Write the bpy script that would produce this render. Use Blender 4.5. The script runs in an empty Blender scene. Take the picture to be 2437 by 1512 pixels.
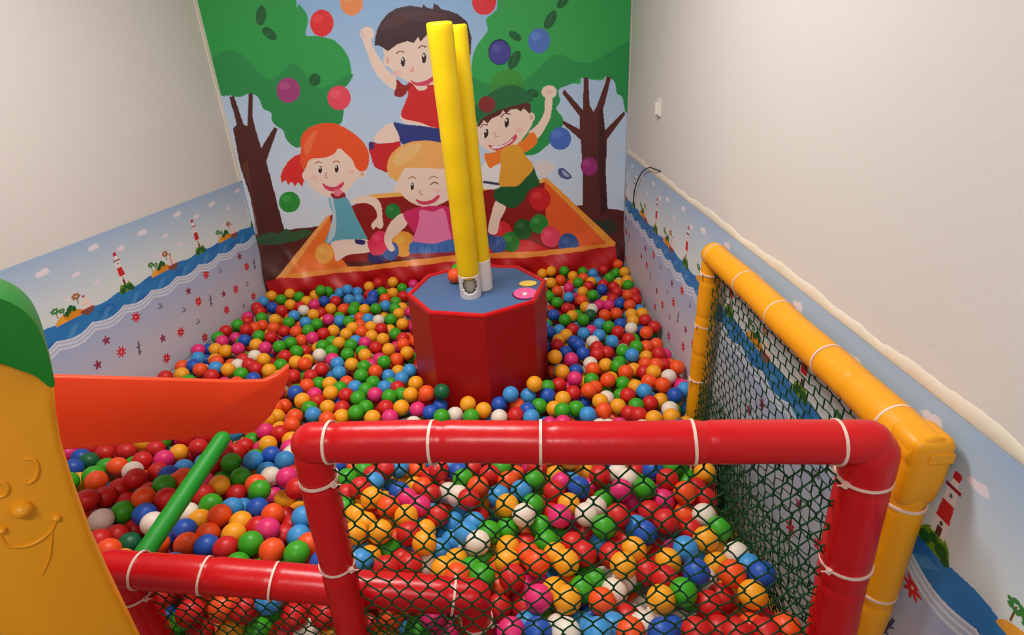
import bpy, bmesh, math, random
import numpy as np
from mathutils import Vector, Matrix

sc = bpy.context.scene
# ---------------------------------------------------------------- camera, world, lamps, exposure
FOC = 1354.98; PITCH = .436; YAW = -.002; ROLL = -.055; CAMH = 1.75
def axes(p, y, r):
    cp, sp = math.cos(p), math.sin(p); cy, sy = math.cos(y), math.sin(y)
    fw = np.array([sy*cp, cy*cp, -sp]); rt = np.array([cy, -sy, 0.]); up = np.cross(rt, fw)
    cr, sr = math.cos(r), math.sin(r)
    return np.array([cr*rt+sr*up, -sr*rt+cr*up, fw])
AX = axes(PITCH, YAW, ROLL)
cd = bpy.data.cameras.new('camera'); cam = bpy.data.objects.new('camera', cd); sc.collection.objects.link(cam)
cam.matrix_world = Matrix(((AX[0][0], AX[1][0], -AX[2][0], 0), (AX[0][1], AX[1][1], -AX[2][1], 0),
                           (AX[0][2], AX[1][2], -AX[2][2], CAMH), (0, 0, 0, 1)))
cd.sensor_width = 36; cd.lens = FOC/2437*36; cd.clip_start = .05; sc.camera = cam
w = bpy.data.worlds.new('world'); sc.world = w; w.use_nodes = True
w.node_tree.nodes['Background'].inputs[0].default_value = (1., .985, .96, 1)
w.node_tree.nodes['Background'].inputs[1].default_value = .3
sc.view_settings.view_transform = 'Standard'; sc.view_settings.look = 'None'
sc.view_settings.gamma = 1; sc.view_settings.use_curve_mapping = False
sc.view_settings.exposure = 0.07
def area(name, loc, size, energy, col=(1, .985, .96)):
    l = bpy.data.lights.new(name, 'AREA'); l.shape = 'RECTANGLE'; l.size, l.size_y = size
    l.energy = energy; l.color = col
    o = bpy.data.objects.new(name, l); sc.collection.objects.link(o); o.location = loc
    return o
CEIL = 2.95
area('ceiling_or_fill_light', (-.5, 1.8, CEIL-.09), (.9, .35), 42)
area('ceiling_or_fill_light', (-.45, -.75, CEIL-.09), (.9, .35), 26)  # added fill lamp, brightens the sides that face the camera

# ---------------------------------------------------------------- helpers
random.seed(7); rng = np.random.default_rng(7)
def ray(x, y):
    return np.array([(x-1218.5)/FOC, -(y-756)/FOC, 1.])@AX
def W(p): return np.array([p[0], p[1], p[2]+CAMH])
def atz(x, y, z): d = ray(x, y); return W(d*(z/d[2]))       # z relative to the camera
def aty(x, y, Y): d = ray(x, y); return W(d*(Y/d[1]))
def atx(x, y, X): d = ray(x, y); return W(d*(X/d[0]))
def atd(x, y, t): return W(ray(x, y)*t)
def proj(P):                                                # world (n,3) -> pixels (n,2), depth
    q = (np.asarray(P, float)-np.array([0, 0, CAMH]))@AX.T
    return np.stack([1218.5+FOC*q[..., 0]/q[..., 2], 756-FOC*q[..., 1]/q[..., 2]], -1), q[..., 2]
def onplane(x, y, A, n):
    d = ray(x, y); n = np.asarray(n, float); A = np.asarray(A, float)-np.array([0, 0, CAMH])
    return W(d*((A@n)/(d@n)))
def lin(c):
    c = np.asarray(c, float)/255
    return np.where(c <= .04045, c/12.92, ((c+.055)/1.055)**2.4)

def material(name, rgb, rough=.5, spec=.5, noise=0., bump=0., bscale=40., coat=0., sheen=0., vcol=False, nscale=6., sss=0.):
    m = bpy.data.materials.new(name); m.use_nodes = True; nt = m.node_tree; b = nt.nodes['Principled BSDF']
    b.inputs['Roughness'].default_value = rough; b.inputs['Specular IOR Level'].default_value = spec
    b.inputs['Coat Weight'].default_value = coat; b.inputs['Coat Roughness'].default_value = .25
    if sss:
        b.inputs['Subsurface Weight'].default_value = sss; b.inputs['Subsurface Radius'].default_value = (1, .6, .4)
        b.inputs['Subsurface Scale'].default_value = .01
    tc = nt.nodes.new('ShaderNodeTexCoord')
    if vcol:
        a = nt.nodes.new('ShaderNodeVertexColor'); a.layer_name = 'art'; src = a.outputs['Color']
    else:
        a = nt.nodes.new('ShaderNodeRGB'); l = lin(rgb); a.outputs[0].default_value = (*l, 1); src = a.outputs[0]
    if noise:
        n = nt.nodes.new('ShaderNodeTexNoise'); n.inputs['Scale'].default_value = nscale; n.inputs['Detail'].default_value = 5
        nt.links.new(tc.outputs['Object'], n.inputs['Vector'])
        mr = nt.nodes.new('ShaderNodeMapRange'); mr.inputs['To Min'].default_value = 1-noise; mr.inputs['To Max'].default_value = 1+noise
        nt.links.new(n.outputs['Fac'], mr.inputs['Value'])
        mx = nt.nodes.new('ShaderNodeVectorMath'); mx.operation = 'SCALE'
        nt.links.new(src, mx.inputs[0]); nt.links.new(mr.outputs[0], mx.inputs['Scale']); src = mx.outputs[0]
    nt.links.new(src, b.inputs['Base Color'])
    if bump:
        n = nt.nodes.new('ShaderNodeTexNoise'); n.inputs['Scale'].default_value = bscale; n.inputs['Detail'].default_value = 4
        nt.links.new(tc.outputs['Object'], n.inputs['Vector'])
        bp = nt.nodes.new('ShaderNodeBump'); bp.inputs['Strength'].default_value = bump; bp.inputs['Distance'].default_value = .01
        nt.links.new(n.outputs['Fac'], bp.inputs['Height']); nt.links.new(bp.outputs[0], b.inputs['Normal'])
    return m

M = dict(
    paint=material('cream_wall_paint', (218, 215, 209), .75, .25, noise=.03, bump=.08, bscale=60, nscale=1.5),
    plaster=material('bare_cream_plaster', (236, 230, 212), .85, .15, noise=.05, bump=.1, bscale=50, nscale=14),
    ceil=material('white_ceiling_paint', (236, 234, 230), .8, .2),
    floor=material('grey_floor_mat', (120, 110, 105), .7, .3, noise=.1),
    poster=material('printed_vinyl', (255, 255, 255), .38, .45, bump=.12, bscale=9, vcol=True),
    frieze=material('printed_frieze_vinyl', (255, 255, 255), .5, .35, bump=.06, bscale=25, vcol=True),
    redv=material('red_padded_vinyl', (206, 14, 22), .3, .4, noise=.06, bump=.18, bscale=16),
    redbox=material('red_box_vinyl', (170, 10, 14), .45, .4, noise=.05, bump=.08, bscale=8),
    bluev=material('blue_mat_vinyl', (74, 104, 146), .5, .35, noise=.05),
    yelv=material('yellow_padded_vinyl', (246, 164, 10), .42, .45, noise=.05, bump=.15, bscale=14),
    yelp=material('lemon_foam_sleeve', (248, 212, 6), .5, .35, noise=.03, bump=.05, bscale=14),
    white=material('white_plastic', (232, 228, 220), .4, .5),
    pvcin=material('grey_pipe_inside', (196, 190, 172), .7, .3),
    tie=material('nylon_tie', (236, 206, 190), .35, .5),
    net=material('dark_green_cord', (12, 62, 28), .75, .3),
    slidey=material('amber_moulded_plastic', (236, 156, 14), .38, .5, noise=.03, bump=.04, bscale=30),
    slideg=material('green_moulded_plastic', (8, 122, 24), .4, .5, noise=.03),
    slideo=material('orange_moulded_plastic', (254, 74, 28), .36, .5, noise=.03),
    greenf=material('green_foam_tube', (20, 150, 36), .5, .4, noise=.05),
    olive=material('olive_vinyl', (70, 96, 20), .55, .3),
    pink=material('pink_felt', (226, 96, 150), .7, .2), yfelt=material('yellow_felt', (240, 196, 90), .7, .2),
    purple=material('dark_purple_edge', (90, 20, 70), .6, .2),
    cable=material('black_cable', (22, 24, 34), .45, .5),
    lamp=None,
)
lm = bpy.data.materials.new('lamp_diffuser'); lm.use_nodes = True
lb = lm.node_tree.nodes['Principled BSDF']; lb.inputs['Emission Color'].default_value = (1, .96, .9, 1); lb.inputs['Emission Strength'].default_value = 3; M['lamp'] = lm
BALLC = dict(R=(206, 32, 28), O=(242, 84, 26), Y=(244, 164, 28), G=(58, 162, 26), B=(62, 148, 212), D=(32, 82, 176),
             W=(232, 218, 200), P=(228, 46, 116), T=(10, 96, 58))
BALLN = dict(R='red', O='orange', Y='amber yellow', G='green', B='light blue', D='dark blue', W='white', P='pink', T='dark green')
BM = {k: material(BALLN[k].replace(' ', '_')+'_ball_plastic', v, .42, .4, noise=.04, nscale=30, bump=.05, bscale=60) for k, v in BALLC.items()}

def tag(o, label=None, cat=None, group=None, kind=None):
    if label: o['label'] = label
    if cat: o['category'] = cat
    if group: o['group'] = group
    if kind: o['kind'] = kind
    return o
def empty(name, loc, label, cat, group=None):
    o = bpy.data.objects.new(name, None); sc.collection.objects.link(o); o.location = loc
    o.empty_display_size = .1
    return tag(o, label, cat, group)
def wloc(o):
    v = np.zeros(3)
    while o is not None: v += np.array(o.location); o = o.parent
    return v
def mk(name, verts, faces, mat, parent=None, smooth=True, origin=None, fm=None):
    """one mesh object; verts in world space, stored relative to its origin"""
    base = wloc(parent) if parent is not None else np.zeros(3)
    org = np.asarray(origin, float) if origin is not None else base
    v = np.asarray(verts, float)-org
    me = bpy.data.meshes.new(name)
    me.from_pydata([tuple(p) for p in v], [], [tuple(f) for f in faces])
    for m in (mat if isinstance(mat, (list, tuple)) else [mat]): me.materials.append(m)
    me.polygons.foreach_set('use_smooth', [smooth]*len(me.polygons))
    if fm is not None: me.polygons.foreach_set('material_index', fm)
    me.update()
    o = bpy.data.objects.new(name, me); sc.collection.objects.link(o)
    if parent is not None: o.parent = parent
    o.location = org-base
    return o
class MB:
    def __init__(s): s.v = []; s.f = []; s.m = []
    def add(s, v, f, m=0):
        n = len(s.v); s.v += [tuple(p) for p in v]; s.f += [tuple(i+n for i in q) for q in f]; s.m += [m]*len(f)
    def build(s, name, mat, parent=None, **k): return mk(name, s.v, s.f, mat, parent, fm=s.m, **k)
def frame(d):
    d = d/np.linalg.norm(d); a = np.array([0, 0, 1.]) if abs(d[2]) < .9 else np.array([1., 0, 0])
    u = np.cross(d, a); u /= np.linalg.norm(u); return d, u, np.cross(d, u)
def tube(path, rad, seg=20, cap=True, rnd=True):
    """tube along points; rad scalar or list; rounded ends"""
    P = [np.asarray(p, float) for p in path]; R = [rad]*len(P) if np.isscalar(rad) else list(rad)
    if cap and rnd:
        d0 = (P[0]-P[1])/np.linalg.norm(P[0]-P[1]); d1 = (P[-1]-P[-2])/np.linalg.norm(P[-1]-P[-2])
        st = [(.3, .955), (.6, .8), (.85, .53), (.97, .25)]
        P = [P[0]+d0*R[0]*a for a, b in reversed(st)]+P+[P[-1]+d1*R[-1]*a for a, b in st]
        R = [R[0]*b for a, b in reversed(st)]+R+[R[-1]*b for a, b in st]
    V = []; F = []
    _, u, v = frame(P[1]-P[0])
    for i, p in enumerate(P):
        d = (P[min(i+1, len(P)-1)]-P[max(i-1, 0)]); d /= np.linalg.norm(d)
        u = u-d*(u@d); u /= np.linalg.norm(u); v = np.cross(d, u)
        for k in range(seg):
            a = 2*math.pi*k/seg; V.append(p+R[i]*(math.cos(a)*u+math.sin(a)*v))
    for i in range(len(P)-1):
        for k in range(seg):
            a = i*seg+k; b = i*seg+(k+1) % seg; F.append((a, b, b+seg, a+seg))
    if cap: F.append(tuple(reversed(range(seg)))); F.append(tuple(range((len(P)-1)*seg, len(P)*seg)))
    return V, F
def boxv(c, h, ex=None):
    ex = np.eye(3) if ex is None else ex; V = []
    for sz in (-1, 1):
        for sy in (-1, 1):
            for sx in (-1, 1): V.append(np.asarray(c)+sx*h[0]*ex[0]+sy*h[1]*ex[1]+sz*h[2]*ex[2])
    return V, [(0, 2, 3, 1), (4, 5, 7, 6), (0, 1, 5, 4), (2, 6, 7, 3), (0, 4, 6, 2), (1, 3, 7, 5)]
def bevel(o, wd, seg=3, ang=35):
    m = o.modifiers.new('bevel', 'BEVEL'); m.width = wd; m.segments = seg; m.limit_method = 'ANGLE'; m.angle_limit = math.radians(ang)
    return o
def catmull(pts, n=5, closed=True):
    pts = np.asarray(pts, float); N = len(pts); out = []
    rngi = range(N) if closed else range(N-1)
    for i in rngi:
        p = [pts[(i+j) % N] if closed else pts[min(max(i+j, 0), N-1)] for j in (-1, 0, 1, 2)]
        for t in np.arange(n)/n:
            out.append(.5*((2*p[1])+(p[2]-p[0])*t+(2*p[0]-5*p[1]+4*p[2]-p[3])*t*t+(-p[0]+3*p[1]-3*p[2]+p[3])*t**3))
    if not closed: out.append(pts[-1])
    return np.array(out)
def slab(poly3, nrm, th):
    """extrude a planar outline (list of points) by th along nrm"""
    P = np.asarray(poly3); n = len(P); V = list(P)+list(P+np.asarray(nrm)*th)
    F = [tuple(range(n)), tuple(reversed(range(n, 2*n)))]+[(i, i+n, (i+1) % n+n, (i+1) % n) for i in range(n)]
    return V, F
def fixn(o):
    bm = bmesh.new(); bm.from_mesh(o.data); bmesh.ops.recalc_face_normals(bm, faces=bm.faces); bm.to_mesh(o.data); bm.free(); return o

# ---------------------------------------------------------------- room shell
LW0 = np.array([-1.69, 3.72]); LWD = np.array([.16, 1.])       # left wall line (x, y) and its direction
RX = .83; BW1 = np.array([RX, 3.93])
def lwx(Y): return LW0[0]+.16*(Y-LW0[1])
YB = -1.6
def wallslab(name, a, b, z0, z1, th, mat):
    a = np.array(a); b = np.array(b); d = (b-a)/np.linalg.norm(b-a); n = np.array([d[1], -d[0]])
    V = []
    for z in (z0, z1):
        for p in (a, b, b+n*th, a+n*th): V.append((p[0], p[1], z))
    F = [(0, 1, 2, 3), (7, 6, 5, 4), (0, 4, 5, 1), (1, 5, 6, 2), (2, 6, 7, 3), (3, 7, 4, 0)]
    return tag(fixn(mk(name, V, F, mat, smooth=False)), kind='structure')
lb0 = (lwx(YB), YB)
wallslab('wall_left', LW0, lb0, 0, CEIL, .12, M['paint'])
wallslab('wall_back', BW1, LW0, 0, CEIL, .12, M['paint'])
wallslab('wall_right', (RX, YB), BW1, 0, CEIL, .12, M['paint'])
fl = mk('floor', [(-2.9, YB, 0), (1.1, YB, 0), (1.1, 4.2, 0), (-2.9, 4.2, 0), (-2.9, YB, -.1), (1.1, YB, -.1), (1.1, 4.2, -.1), (-2.9, 4.2, -.1)],
        [(0, 1, 2, 3), (7, 6, 5, 4), (0, 4, 5, 1), (1, 5, 6, 2), (2, 6, 7, 3), (3, 7, 4, 0)], M['floor'], smooth=False); tag(fl, kind='structure')
ce = mk('ceiling', [(-2.9, YB, CEIL), (1.1, YB, CEIL), (1.1, 4.2, CEIL), (-2.9, 4.2, CEIL), (-2.9, YB, CEIL+.1), (1.1, YB, CEIL+.1), (1.1, 4.2, CEIL+.1), (-2.9, 4.2, CEIL+.1)],
        [(0, 1, 2, 3), (7, 6, 5, 4), (0, 4, 5, 1), (1, 5, 6, 2), (2, 6, 7, 3), (3, 7, 4, 0)], M['ceil'], smooth=False); tag(ce, kind='structure')
for nm, (lx, ly) in (('over the ball pit', (-.5, 1.8)), ('added behind the pit entrance as fill light', (-.45, -.75))):  # second fixture is invented, it only houses the added fill lamp
    r = empty('ceiling_or_fill_lamp', (lx, ly, CEIL), 'white rectangular ceiling lamp '+nm, 'lamp')
    v, f = boxv((lx, ly, CEIL-.035), (.49, .2, .035)); bevel(mk('housing', v, f, M['white'], r, smooth=False), .006)
    v, f = boxv((lx, ly, CEIL-.073), (.44, .17, .004)); mk('diffuser', v, f, M['lamp'], r, smooth=False)

# plaster edge over the right-hand frieze, and the pale bead in the left corner
FT = CAMH-.66                                               # top of the friezes
V = []; F = []; n = 180
for i in range(n+1):
    Y = .2+(3.9-.2)*i/n
    h = .030+.005*math.sin(Y*9)+.003*math.sin(Y*31+1)+rng.normal()*.0015
    for (x, z) in ((RX-.0005, FT-.004), (RX-.0022, FT-.002), (RX-.0014, FT+h*.9), (RX-.0003, FT+h)): V.append((x, Y, z))
for i in range(n):
    for k in range(3): a = i*4+k; F.append((a, a+1, a+5, a+4))
tag(fixn(mk('trim_1', V, F, M['plaster'])), kind='structure')
v, f = boxv((0, 0, (FT+CEIL)/2), (.006, .004, (CEIL-FT)/2))
c0 = np.array([lwx(3.70)+.005, 3.695, 0]); ex = np.array([[.16, 1, 0], [1, -.16, 0], [0, 0, 1]])/np.array([[1.0127], [1.0127], [1]])
v = [np.asarray(p) for p in boxv((0, 0, 0), (.014, .004, (CEIL-FT)/2), ex)[0]]
v = [p+c0+np.array([0, 0, (FT+CEIL)/2]) for p in v]; tag(mk('trim_2', v, f, M['plaster'], smooth=False), kind='structure')

# ---------------------------------------------------------------- 2-D painter used for the printed vinyl
def inside(poly, X, Y):
    r = np.zeros(X.shape, bool); n = len(poly)
    for i in range(n):
        x1, y1 = poly[i]; x2, y2 = poly[(i+1) % n]
        if y1 == y2: continue
        c = (y1 > Y) != (y2 > Y)
        r ^= c & (X < (x2-x1)*(Y-y1)/(y2-y1)+x1)
    return r
class Painter:
    def __init__(s, X, Y): s.X = X; s.Y = Y; s.C = np.zeros(X.shape+(3,)); s.C[:] = lin((200, 200, 200))
    def _m(s, pts, fn):
        pts = np.asarray(pts); x0, y0 = pts.min(0); x1, y1 = pts.max(0)
        b = np.nonzero((s.X >= x0) & (s.X <= x1) & (s.Y >= y0) & (s.Y <= y1))[0]
        if len(b): s_in = fn(s.X[b], s.Y[b]); return b[s_in]
        return b
    def poly(s, pts, col, sm=True, a=1.):
        P = catmull(pts, 5) if sm else np.asarray(pts, float)
        i = s._m(P, lambda x, y: inside(P, x, y)); s.C[i] = s.C[i]*(1-a)+lin(col)*a
    def ell(s, cx, cy, rx, ry, col, rot=0, a=1.):
        r = max(rx, ry); c, q = math.cos(rot), math.sin(rot)
        def fn(x, y):
            u = (x-cx)*c+(y-cy)*q; v = -(x-cx)*q+(y-cy)*c; return (u/rx)**2+(v/ry)**2 <= 1
        i = s._m([(cx-r, cy-r), (cx+r, cy+r)], fn); s.C[i] = s.C[i]*(1-a)+lin(col)*a
    def line(s, pts, wd, col, sm=True):
        P = catmull(pts, 6, closed=False) if sm else np.asarray(pts, float)
        for a, b in zip(P[:-1], P[1:]):
            d = b-a; L = np.hypot(*d)+1e-9; n = np.array([-d[1], d[0]])/L*wd/2
            s.poly([a+n, b+n, b-n, a-n], col, sm=False); s.ell(b[0], b[1], wd/2, wd/2, col)
def gridmesh(name, pos, col, mat, nu, nv):
    """pos (nu*nv,3), col (nu*nv,3) as one mesh with a colour attribute"""
    me = bpy.data.meshes.new(name); n = nu*nv
    me.vertices.add(n); me.vertices.foreach_set('co', pos.astype(np.float32).ravel())
    i = np.arange(nu*nv).reshape(nu, nv)
    q = np.stack([i[:-1, :-1], i[1:, :-1], i[1:, 1:], i[:-1, 1:]], -1).reshape(-1, 4)
    me.loops.add(q.size); me.loops.foreach_set('vertex_index', q.ravel().astype(np.int32))
    me.polygons.add(len(q)); me.polygons.foreach_set('loop_start', np.arange(len(q), dtype=np.int32)*4)
    me.polygons.foreach_set('use_smooth', np.ones(len(q), bool))
    me.update(calc_edges=True)
    a = me.color_attributes.new('art', 'FLOAT_COLOR', 'POINT')
    a.data.foreach_set('color', np.concatenate([col, np.ones((n, 1))], 1).astype(np.float32).ravel())
    me.materials.append(mat)
    o = bpy.data.objects.new(name, me); sc.collection.objects.link(o); return o

# ---------------------------------------------------------------- the printed poster on the back wall
def build_poster():
    a = np.array([LW0[0]+.004, LW0[1], 0]); b = np.array([BW1[0]-.014, BW1[1], 0]); L = np.linalg.norm(b-a); d = (b-a)/L
    nrm = np.array([d[1], -d[0], 0])                         # into the room
    step = .0036; zt, zb = CAMH+.55, CAMH-1.46
    nu = int(L/step); nv = int((zt-zb)/step)
    U, Z = np.meshgrid(np.linspace(0, L, nu), np.linspace(zt, zb, nv), indexing='ij')
    base = a+U[..., None]*d+np.array([0, 0, 1])*Z[..., None]+nrm*.012
    px, _ = proj(base.reshape(-1, 3)); X, Y = px[:, 0].copy(), px[:, 1].copy()
    A = Painter(X, Y)
    t = np.clip(Y/560, -.3, 1)[:, None]
    A.C = lin((142, 184, 226))*(1-np.clip(t, 0, 1))+lin((206, 216, 224))*np.clip(t, 0, 1)
    P, E, Ln = A.poly, A.ell, A.line
    SK = (234, 208, 192); SKd = (214, 172, 156)
    # ground and pit
    P([(600, 560), (700, 545), (748, 540), (1400, 487), (1440, 496), (1470, 499), (1500, 506), (1500, 720), (600, 720)], (84, 32, 26), sm=False)
    P([(1385, 505), (1420, 498), (1450, 515), (1470, 545), (1430, 560), (1395, 535)], (44, 50, 34))
    # trees
    P([(440, -200), (705, -200), (705, 0), (712, 10), (728, 30), (733, 51), (728, 83), (756, 86), (797, 97), (826, 130), (836, 167), (830, 199), (812, 216), (818, 245), (816, 280), (803, 300), (760, 330), (719, 348), (700, 349), (682, 333), (673, 310), (659, 301), (647, 287), (645, 268), (627, 259), (617, 236), (608, 227), (594, 222), (571, 231), (548, 227), (530, 222), (440, 150)], (42, 156, 74))
    P([(500, 150), (560, 120), (640, 190), (700, 150), (760, 210), (836, 175), (830, 199), (812, 216), (818, 245), (816, 280), (803, 300), (719, 348), (700, 349), (682, 333), (673, 310), (659, 301), (647, 287), (645, 268), (627, 259), (617, 236), (608, 227), (594, 222), (571, 231), (548, 227), (520, 222)], (36, 138, 72))
    P([(1181, -200), (1520, -200), (1520, 270), (1491, 268), (1486, 255), (1481, 231), (1468, 222), (1463, 196), (1444, 181), (1435, 190), (1415, 190), (1398, 181), (1384, 185), (1380, 199), (1361, 199), (1350, 204), (1329, 214), (1333, 241), (1324, 259), (1338, 278), (1340, 296), (1324, 324), (1296, 352), (1259, 370), (1180, 360), (1120, 259), (1128, 199), (1122, 176), (1125, 134), (1139, 102), (1160, 74), (1157, 46), (1176, 28), (1184, 0)], (46, 162, 78))
    P([(1122, 185), (1160, 200), (1250, 190), (1320, 130), (1400, 150), (1520, 100), (1520, 270), (1491, 268), (1481, 231), (1468, 222), (1463, 196), (1444, 181), (1415, 190), (1384, 185), (1361, 199), (1329, 214), (1333, 241), (1324, 259), (1340, 296), (1296, 352), (1259, 370), (1180, 360), (1120, 259)], (34, 142, 74))
    P([(1170, 185), (1220, 165), (1250, 205), (1215, 250), (1170, 245)], (62, 140, 40), a=.7)
    for x, y, rx, ry, r in ((621, 37, 12, 24, .1), (641, 80, 20, 11, .7), (749, 190, 14, 15, 0), (1310, 47, 12, 24, .5), (1226, 86, 17, 9, .6), (1224, 143, 12, 24, .5), (1340, 4, 10, 20, .7), (1268, 222, 14, 10, .3), (1300, -60, 15, 28, .2), (640, -70, 15, 28, -.4)):
        E(x, y, rx, ry, (22, 92, 48), r)
        Ln([(x-rx*.5, y+ry*.6), (x+rx*.3, y-ry*.6)], 2, (40, 120, 66))
    TR = (76, 34, 28)
    P([(612, 546), (594, 463), (571, 394), (555, 306), (564, 296), (546, 231), (557, 228), (580, 296), (589, 300), (592, 222), (602, 222), (601, 278), (613, 324), (622, 352), (652, 303), (661, 306), (634, 384), (645, 426), (664, 500), (680, 560), (690, 690), (625, 700), (617, 579)], TR, sm=False)
    P([(575, 394), (590, 380), (600, 460), (625, 600), (612, 600), (598, 463)], (104, 58, 40), sm=False, a=.6)
    P([(612, 566), (640, 553), (664, 556), (680, 545), (700, 552), (720, 546), (742, 553), (716, 570), (660, 582), (616, 582)], (48, 84, 52))
    P([(1387, 520), (1387, 417), (1382, 333), (1338, 294), (1340, 287), (1380, 308), (1380, 278), (1338, 222), (1343, 213), (1387, 262), (1389, 185), (1400, 185), (1403, 250), (1412, 266), (1419, 255), (1440, 199), (1444, 181), (1454, 185), (1440, 245), (1435, 259), (1440, 310), (1486, 264), (1488, 273), (1444, 333), (1442, 417), (1444, 495), (1450, 525)], (86, 36, 30), sm=False)
    P([(1425, 262), (1435, 259), (1440, 320), (1442, 417), (1446, 500), (1430, 515), (1424, 400)], (62, 26, 24), sm=False)
    # pit interior
    P([(860, 480), (893, 465), (950, 462), (1145, 447), (1296, 428), (1458, 582), (1180, 600), (780, 625), (784, 514)], (138, 26, 22), sm=False)
    P([(846, 470), (893, 462), (1145, 444), (1296, 426), (1298, 434), (1145, 454), (893, 472), (846, 482)], (236, 176, 90), sm=False)
    P([(1296, 428), (1458, 580), (1380, 592), (1300, 560)], (226, 92, 34), sm=False)
    P([(1290, 424), (1302, 424), (1466, 578), (1450, 586)], (240, 150, 56), sm=False)
    P([(784, 512), (800, 600), (835, 640), (662, 660)], (232, 112, 40), sm=False)
    P([(776, 516), (788, 512), (684, 655), (658, 662)], (240, 158, 84), sm=False)
    P([(1100, 560), (1260, 572), (1330, 600), (1100, 612)], (205, 30, 28), sm=False)
    for x, y, r, c in ((960, 580, 28, (236, 160, 60)), (930, 596, 20, (60, 96, 160)), (905, 575, 24, (222, 50, 90)), (772, 603, 22, (238, 160, 70)), (935, 503, 18, (30, 120, 50)),
                       (1193, 553, 25, (205, 40, 48)), (1215, 574, 22, (40, 120, 40)), (1245, 545, 23, (30, 90, 36)), (1283, 533, 22, (40, 130, 50)), (1310, 562, 23, (220, 60, 90)), (1285, 474, 26, (196, 30, 34)), (1352, 580, 24, (50, 80, 140)), (1185, 582, 20, (60, 90, 150)), (1078, 555, 22, (205, 40, 48)), (1100, 580, 22, (240, 170, 60))):
        E(x, y, r, r*1.04, c); E(x-r*.3, y-r*.35, r*.42, r*.32, tuple(min(255, k+28) for k in c), a=.7)
    # front rim and red skirt
    P([(640, 664), (700, 648), (850, 634), (1000, 615), (1100, 607), (1300, 596), (1462, 580), (1500, 572), (1500, 760), (600, 760)], (182, 20, 24), sm=False)
    P([(660, 656), (700, 646), (850, 632), (1000, 612), (1100, 604), (1300, 592), (1462, 577), (1464, 584), (1300, 604), (1100, 618), (1000, 625), (850, 643), (700, 656)], (236, 140, 56), sm=False)
    P([(1462, 580), (1500, 540), (1500, 760), (1466, 640)], (70, 20, 22), sm=False)
    P([(600, 640), (640, 672), (650, 700), (640, 780), (600, 780)], (70, 24, 22), sm=False)
    # floating balls
    for x, y, rx, ry, c in ((766, 55, 28, 32, (222, 44, 48)), (837, 6, 27, 31, (240, 140, 80)), (1152, 3, 29, 33, (220, 48, 54)), (686, 215, 28, 30, (156, 60, 120)), (807, 233, 28, 29, (222, 72, 92)), (689, 481, 25, 25, (40, 140, 50)),
                            (1189, 124, 27, 31, (30, 38, 84)), (1189, 125, 25, 28, (66, 66, 150)), (1283, 97, 26, 30, (74, 114, 190)), (1333, 330, 26, 27, (66, 106, 184)), (1402, 396, 20, 22, (146, 40, 110)), (1159, 249, 21, 21, (126, 44, 40)), (1300, -120, 28, 32, (230, 150, 60)), (900, -90, 28, 32, (60, 140, 60))):
        E(x, y, rx, ry, c)
        if (x, y) != (1189, 124): E(x-rx*.3, y-ry*.35, rx*.45, ry*.35, tuple(min(255, k+26) for k in c), a=.6)
    P([(1330, 402), (1340, 400), (1352, 410), (1361, 422), (1350, 427), (1335, 422), (1328, 412)], (76, 86, 130)); P([(1338, 404), (1356, 420), (1342, 418)], (150, 168, 200))
    P([(1275, 390), (1300, 380), (1320, 400), (1300, 420), (1280, 415)], (226, 206, 190), a=.6)
    # boy on top: far arm, torso, legs
    P([(884, 338), (905, 342), (948, 336), (952, 350), (935, 372), (928, 384), (925, 410), (905, 404), (891, 396), (883, 372), (878, 355)], (196, 38, 44))
    P([(878, 340), (888, 338), (890, 352), (880, 356)], (60, 50, 110))
    P([(951, 296), (960, 322), (948, 336), (914, 341), (889, 333), (904, 310), (923, 296)], SK)
    P([(937, 292), (970, 297), (1048, 302), (1115, 300), (1120, 345), (1050, 343), (1000, 338), (958, 343), (948, 318)], (44, 58, 128))
    P([(955, 274), (1000, 285), (1045, 298), (1048, 306), (1005, 300), (963, 293)], SK)
    P([(972, 196), (1000, 206), (1029, 186), (1075, 190), (1112, 215), (1108, 300), (1045, 306), (1000, 292), (955, 278), (966, 240), (971, 225)], (204, 38, 42))
    P([(944, 189), (960, 202), (979, 200), (972, 214), (960, 229), (948, 231), (938, 226), (942, 208)], (146, 34, 34))
    P([(863, 92), (880, 90), (888, 112), (902, 136), (923, 168), (942, 184), (941, 213), (925, 206), (908, 190), (890, 168), (872, 120)], SK)
    E(874, 80, 17, 16, SK); Ln([(866, 66), (862, 78), (866, 90)], 2, SKd); E(868, 72, 6, 7, SK)
    P([(985, 198), (1012, 196), (1016, 210), (1003, 216), (992, 212)], SK)
    # boy's head
    P([(912, 112), (935, 95), (1015, 80), (1090, 78), (1114, 125), (1100, 168), (1066, 192), (1012, 203), (968, 193), (938, 172), (922, 150)], SK)
    E(921, 144, 9, 14, SK); E(922, 144, 4, 8, SKd)
    P([(891, 109), (893, 90), (898, 69), (908, 50), (923, 32), (943, 20), (975, 13), (1004, 18), (1008, 10), (1014, 17), (1030, 22), (1032, 8), (1042, 12), (1050, 22), (1070, 26), (1090, 34), (1112, 52), (1122, 90), (1120, 130), (1112, 138), (1104, 110), (1088, 84), (1040, 82), (1016, 83), (1000, 100), (996, 88), (984, 102), (969, 98), (946, 105), (923, 122), (909, 112), (900, 108)], (62, 32, 38), sm=False)
    P([(905, 70), (935, 36), (990, 24), (1060, 34), (1050, 60), (980, 50), (940, 66)], (84, 46, 50), a=.7)
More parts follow.
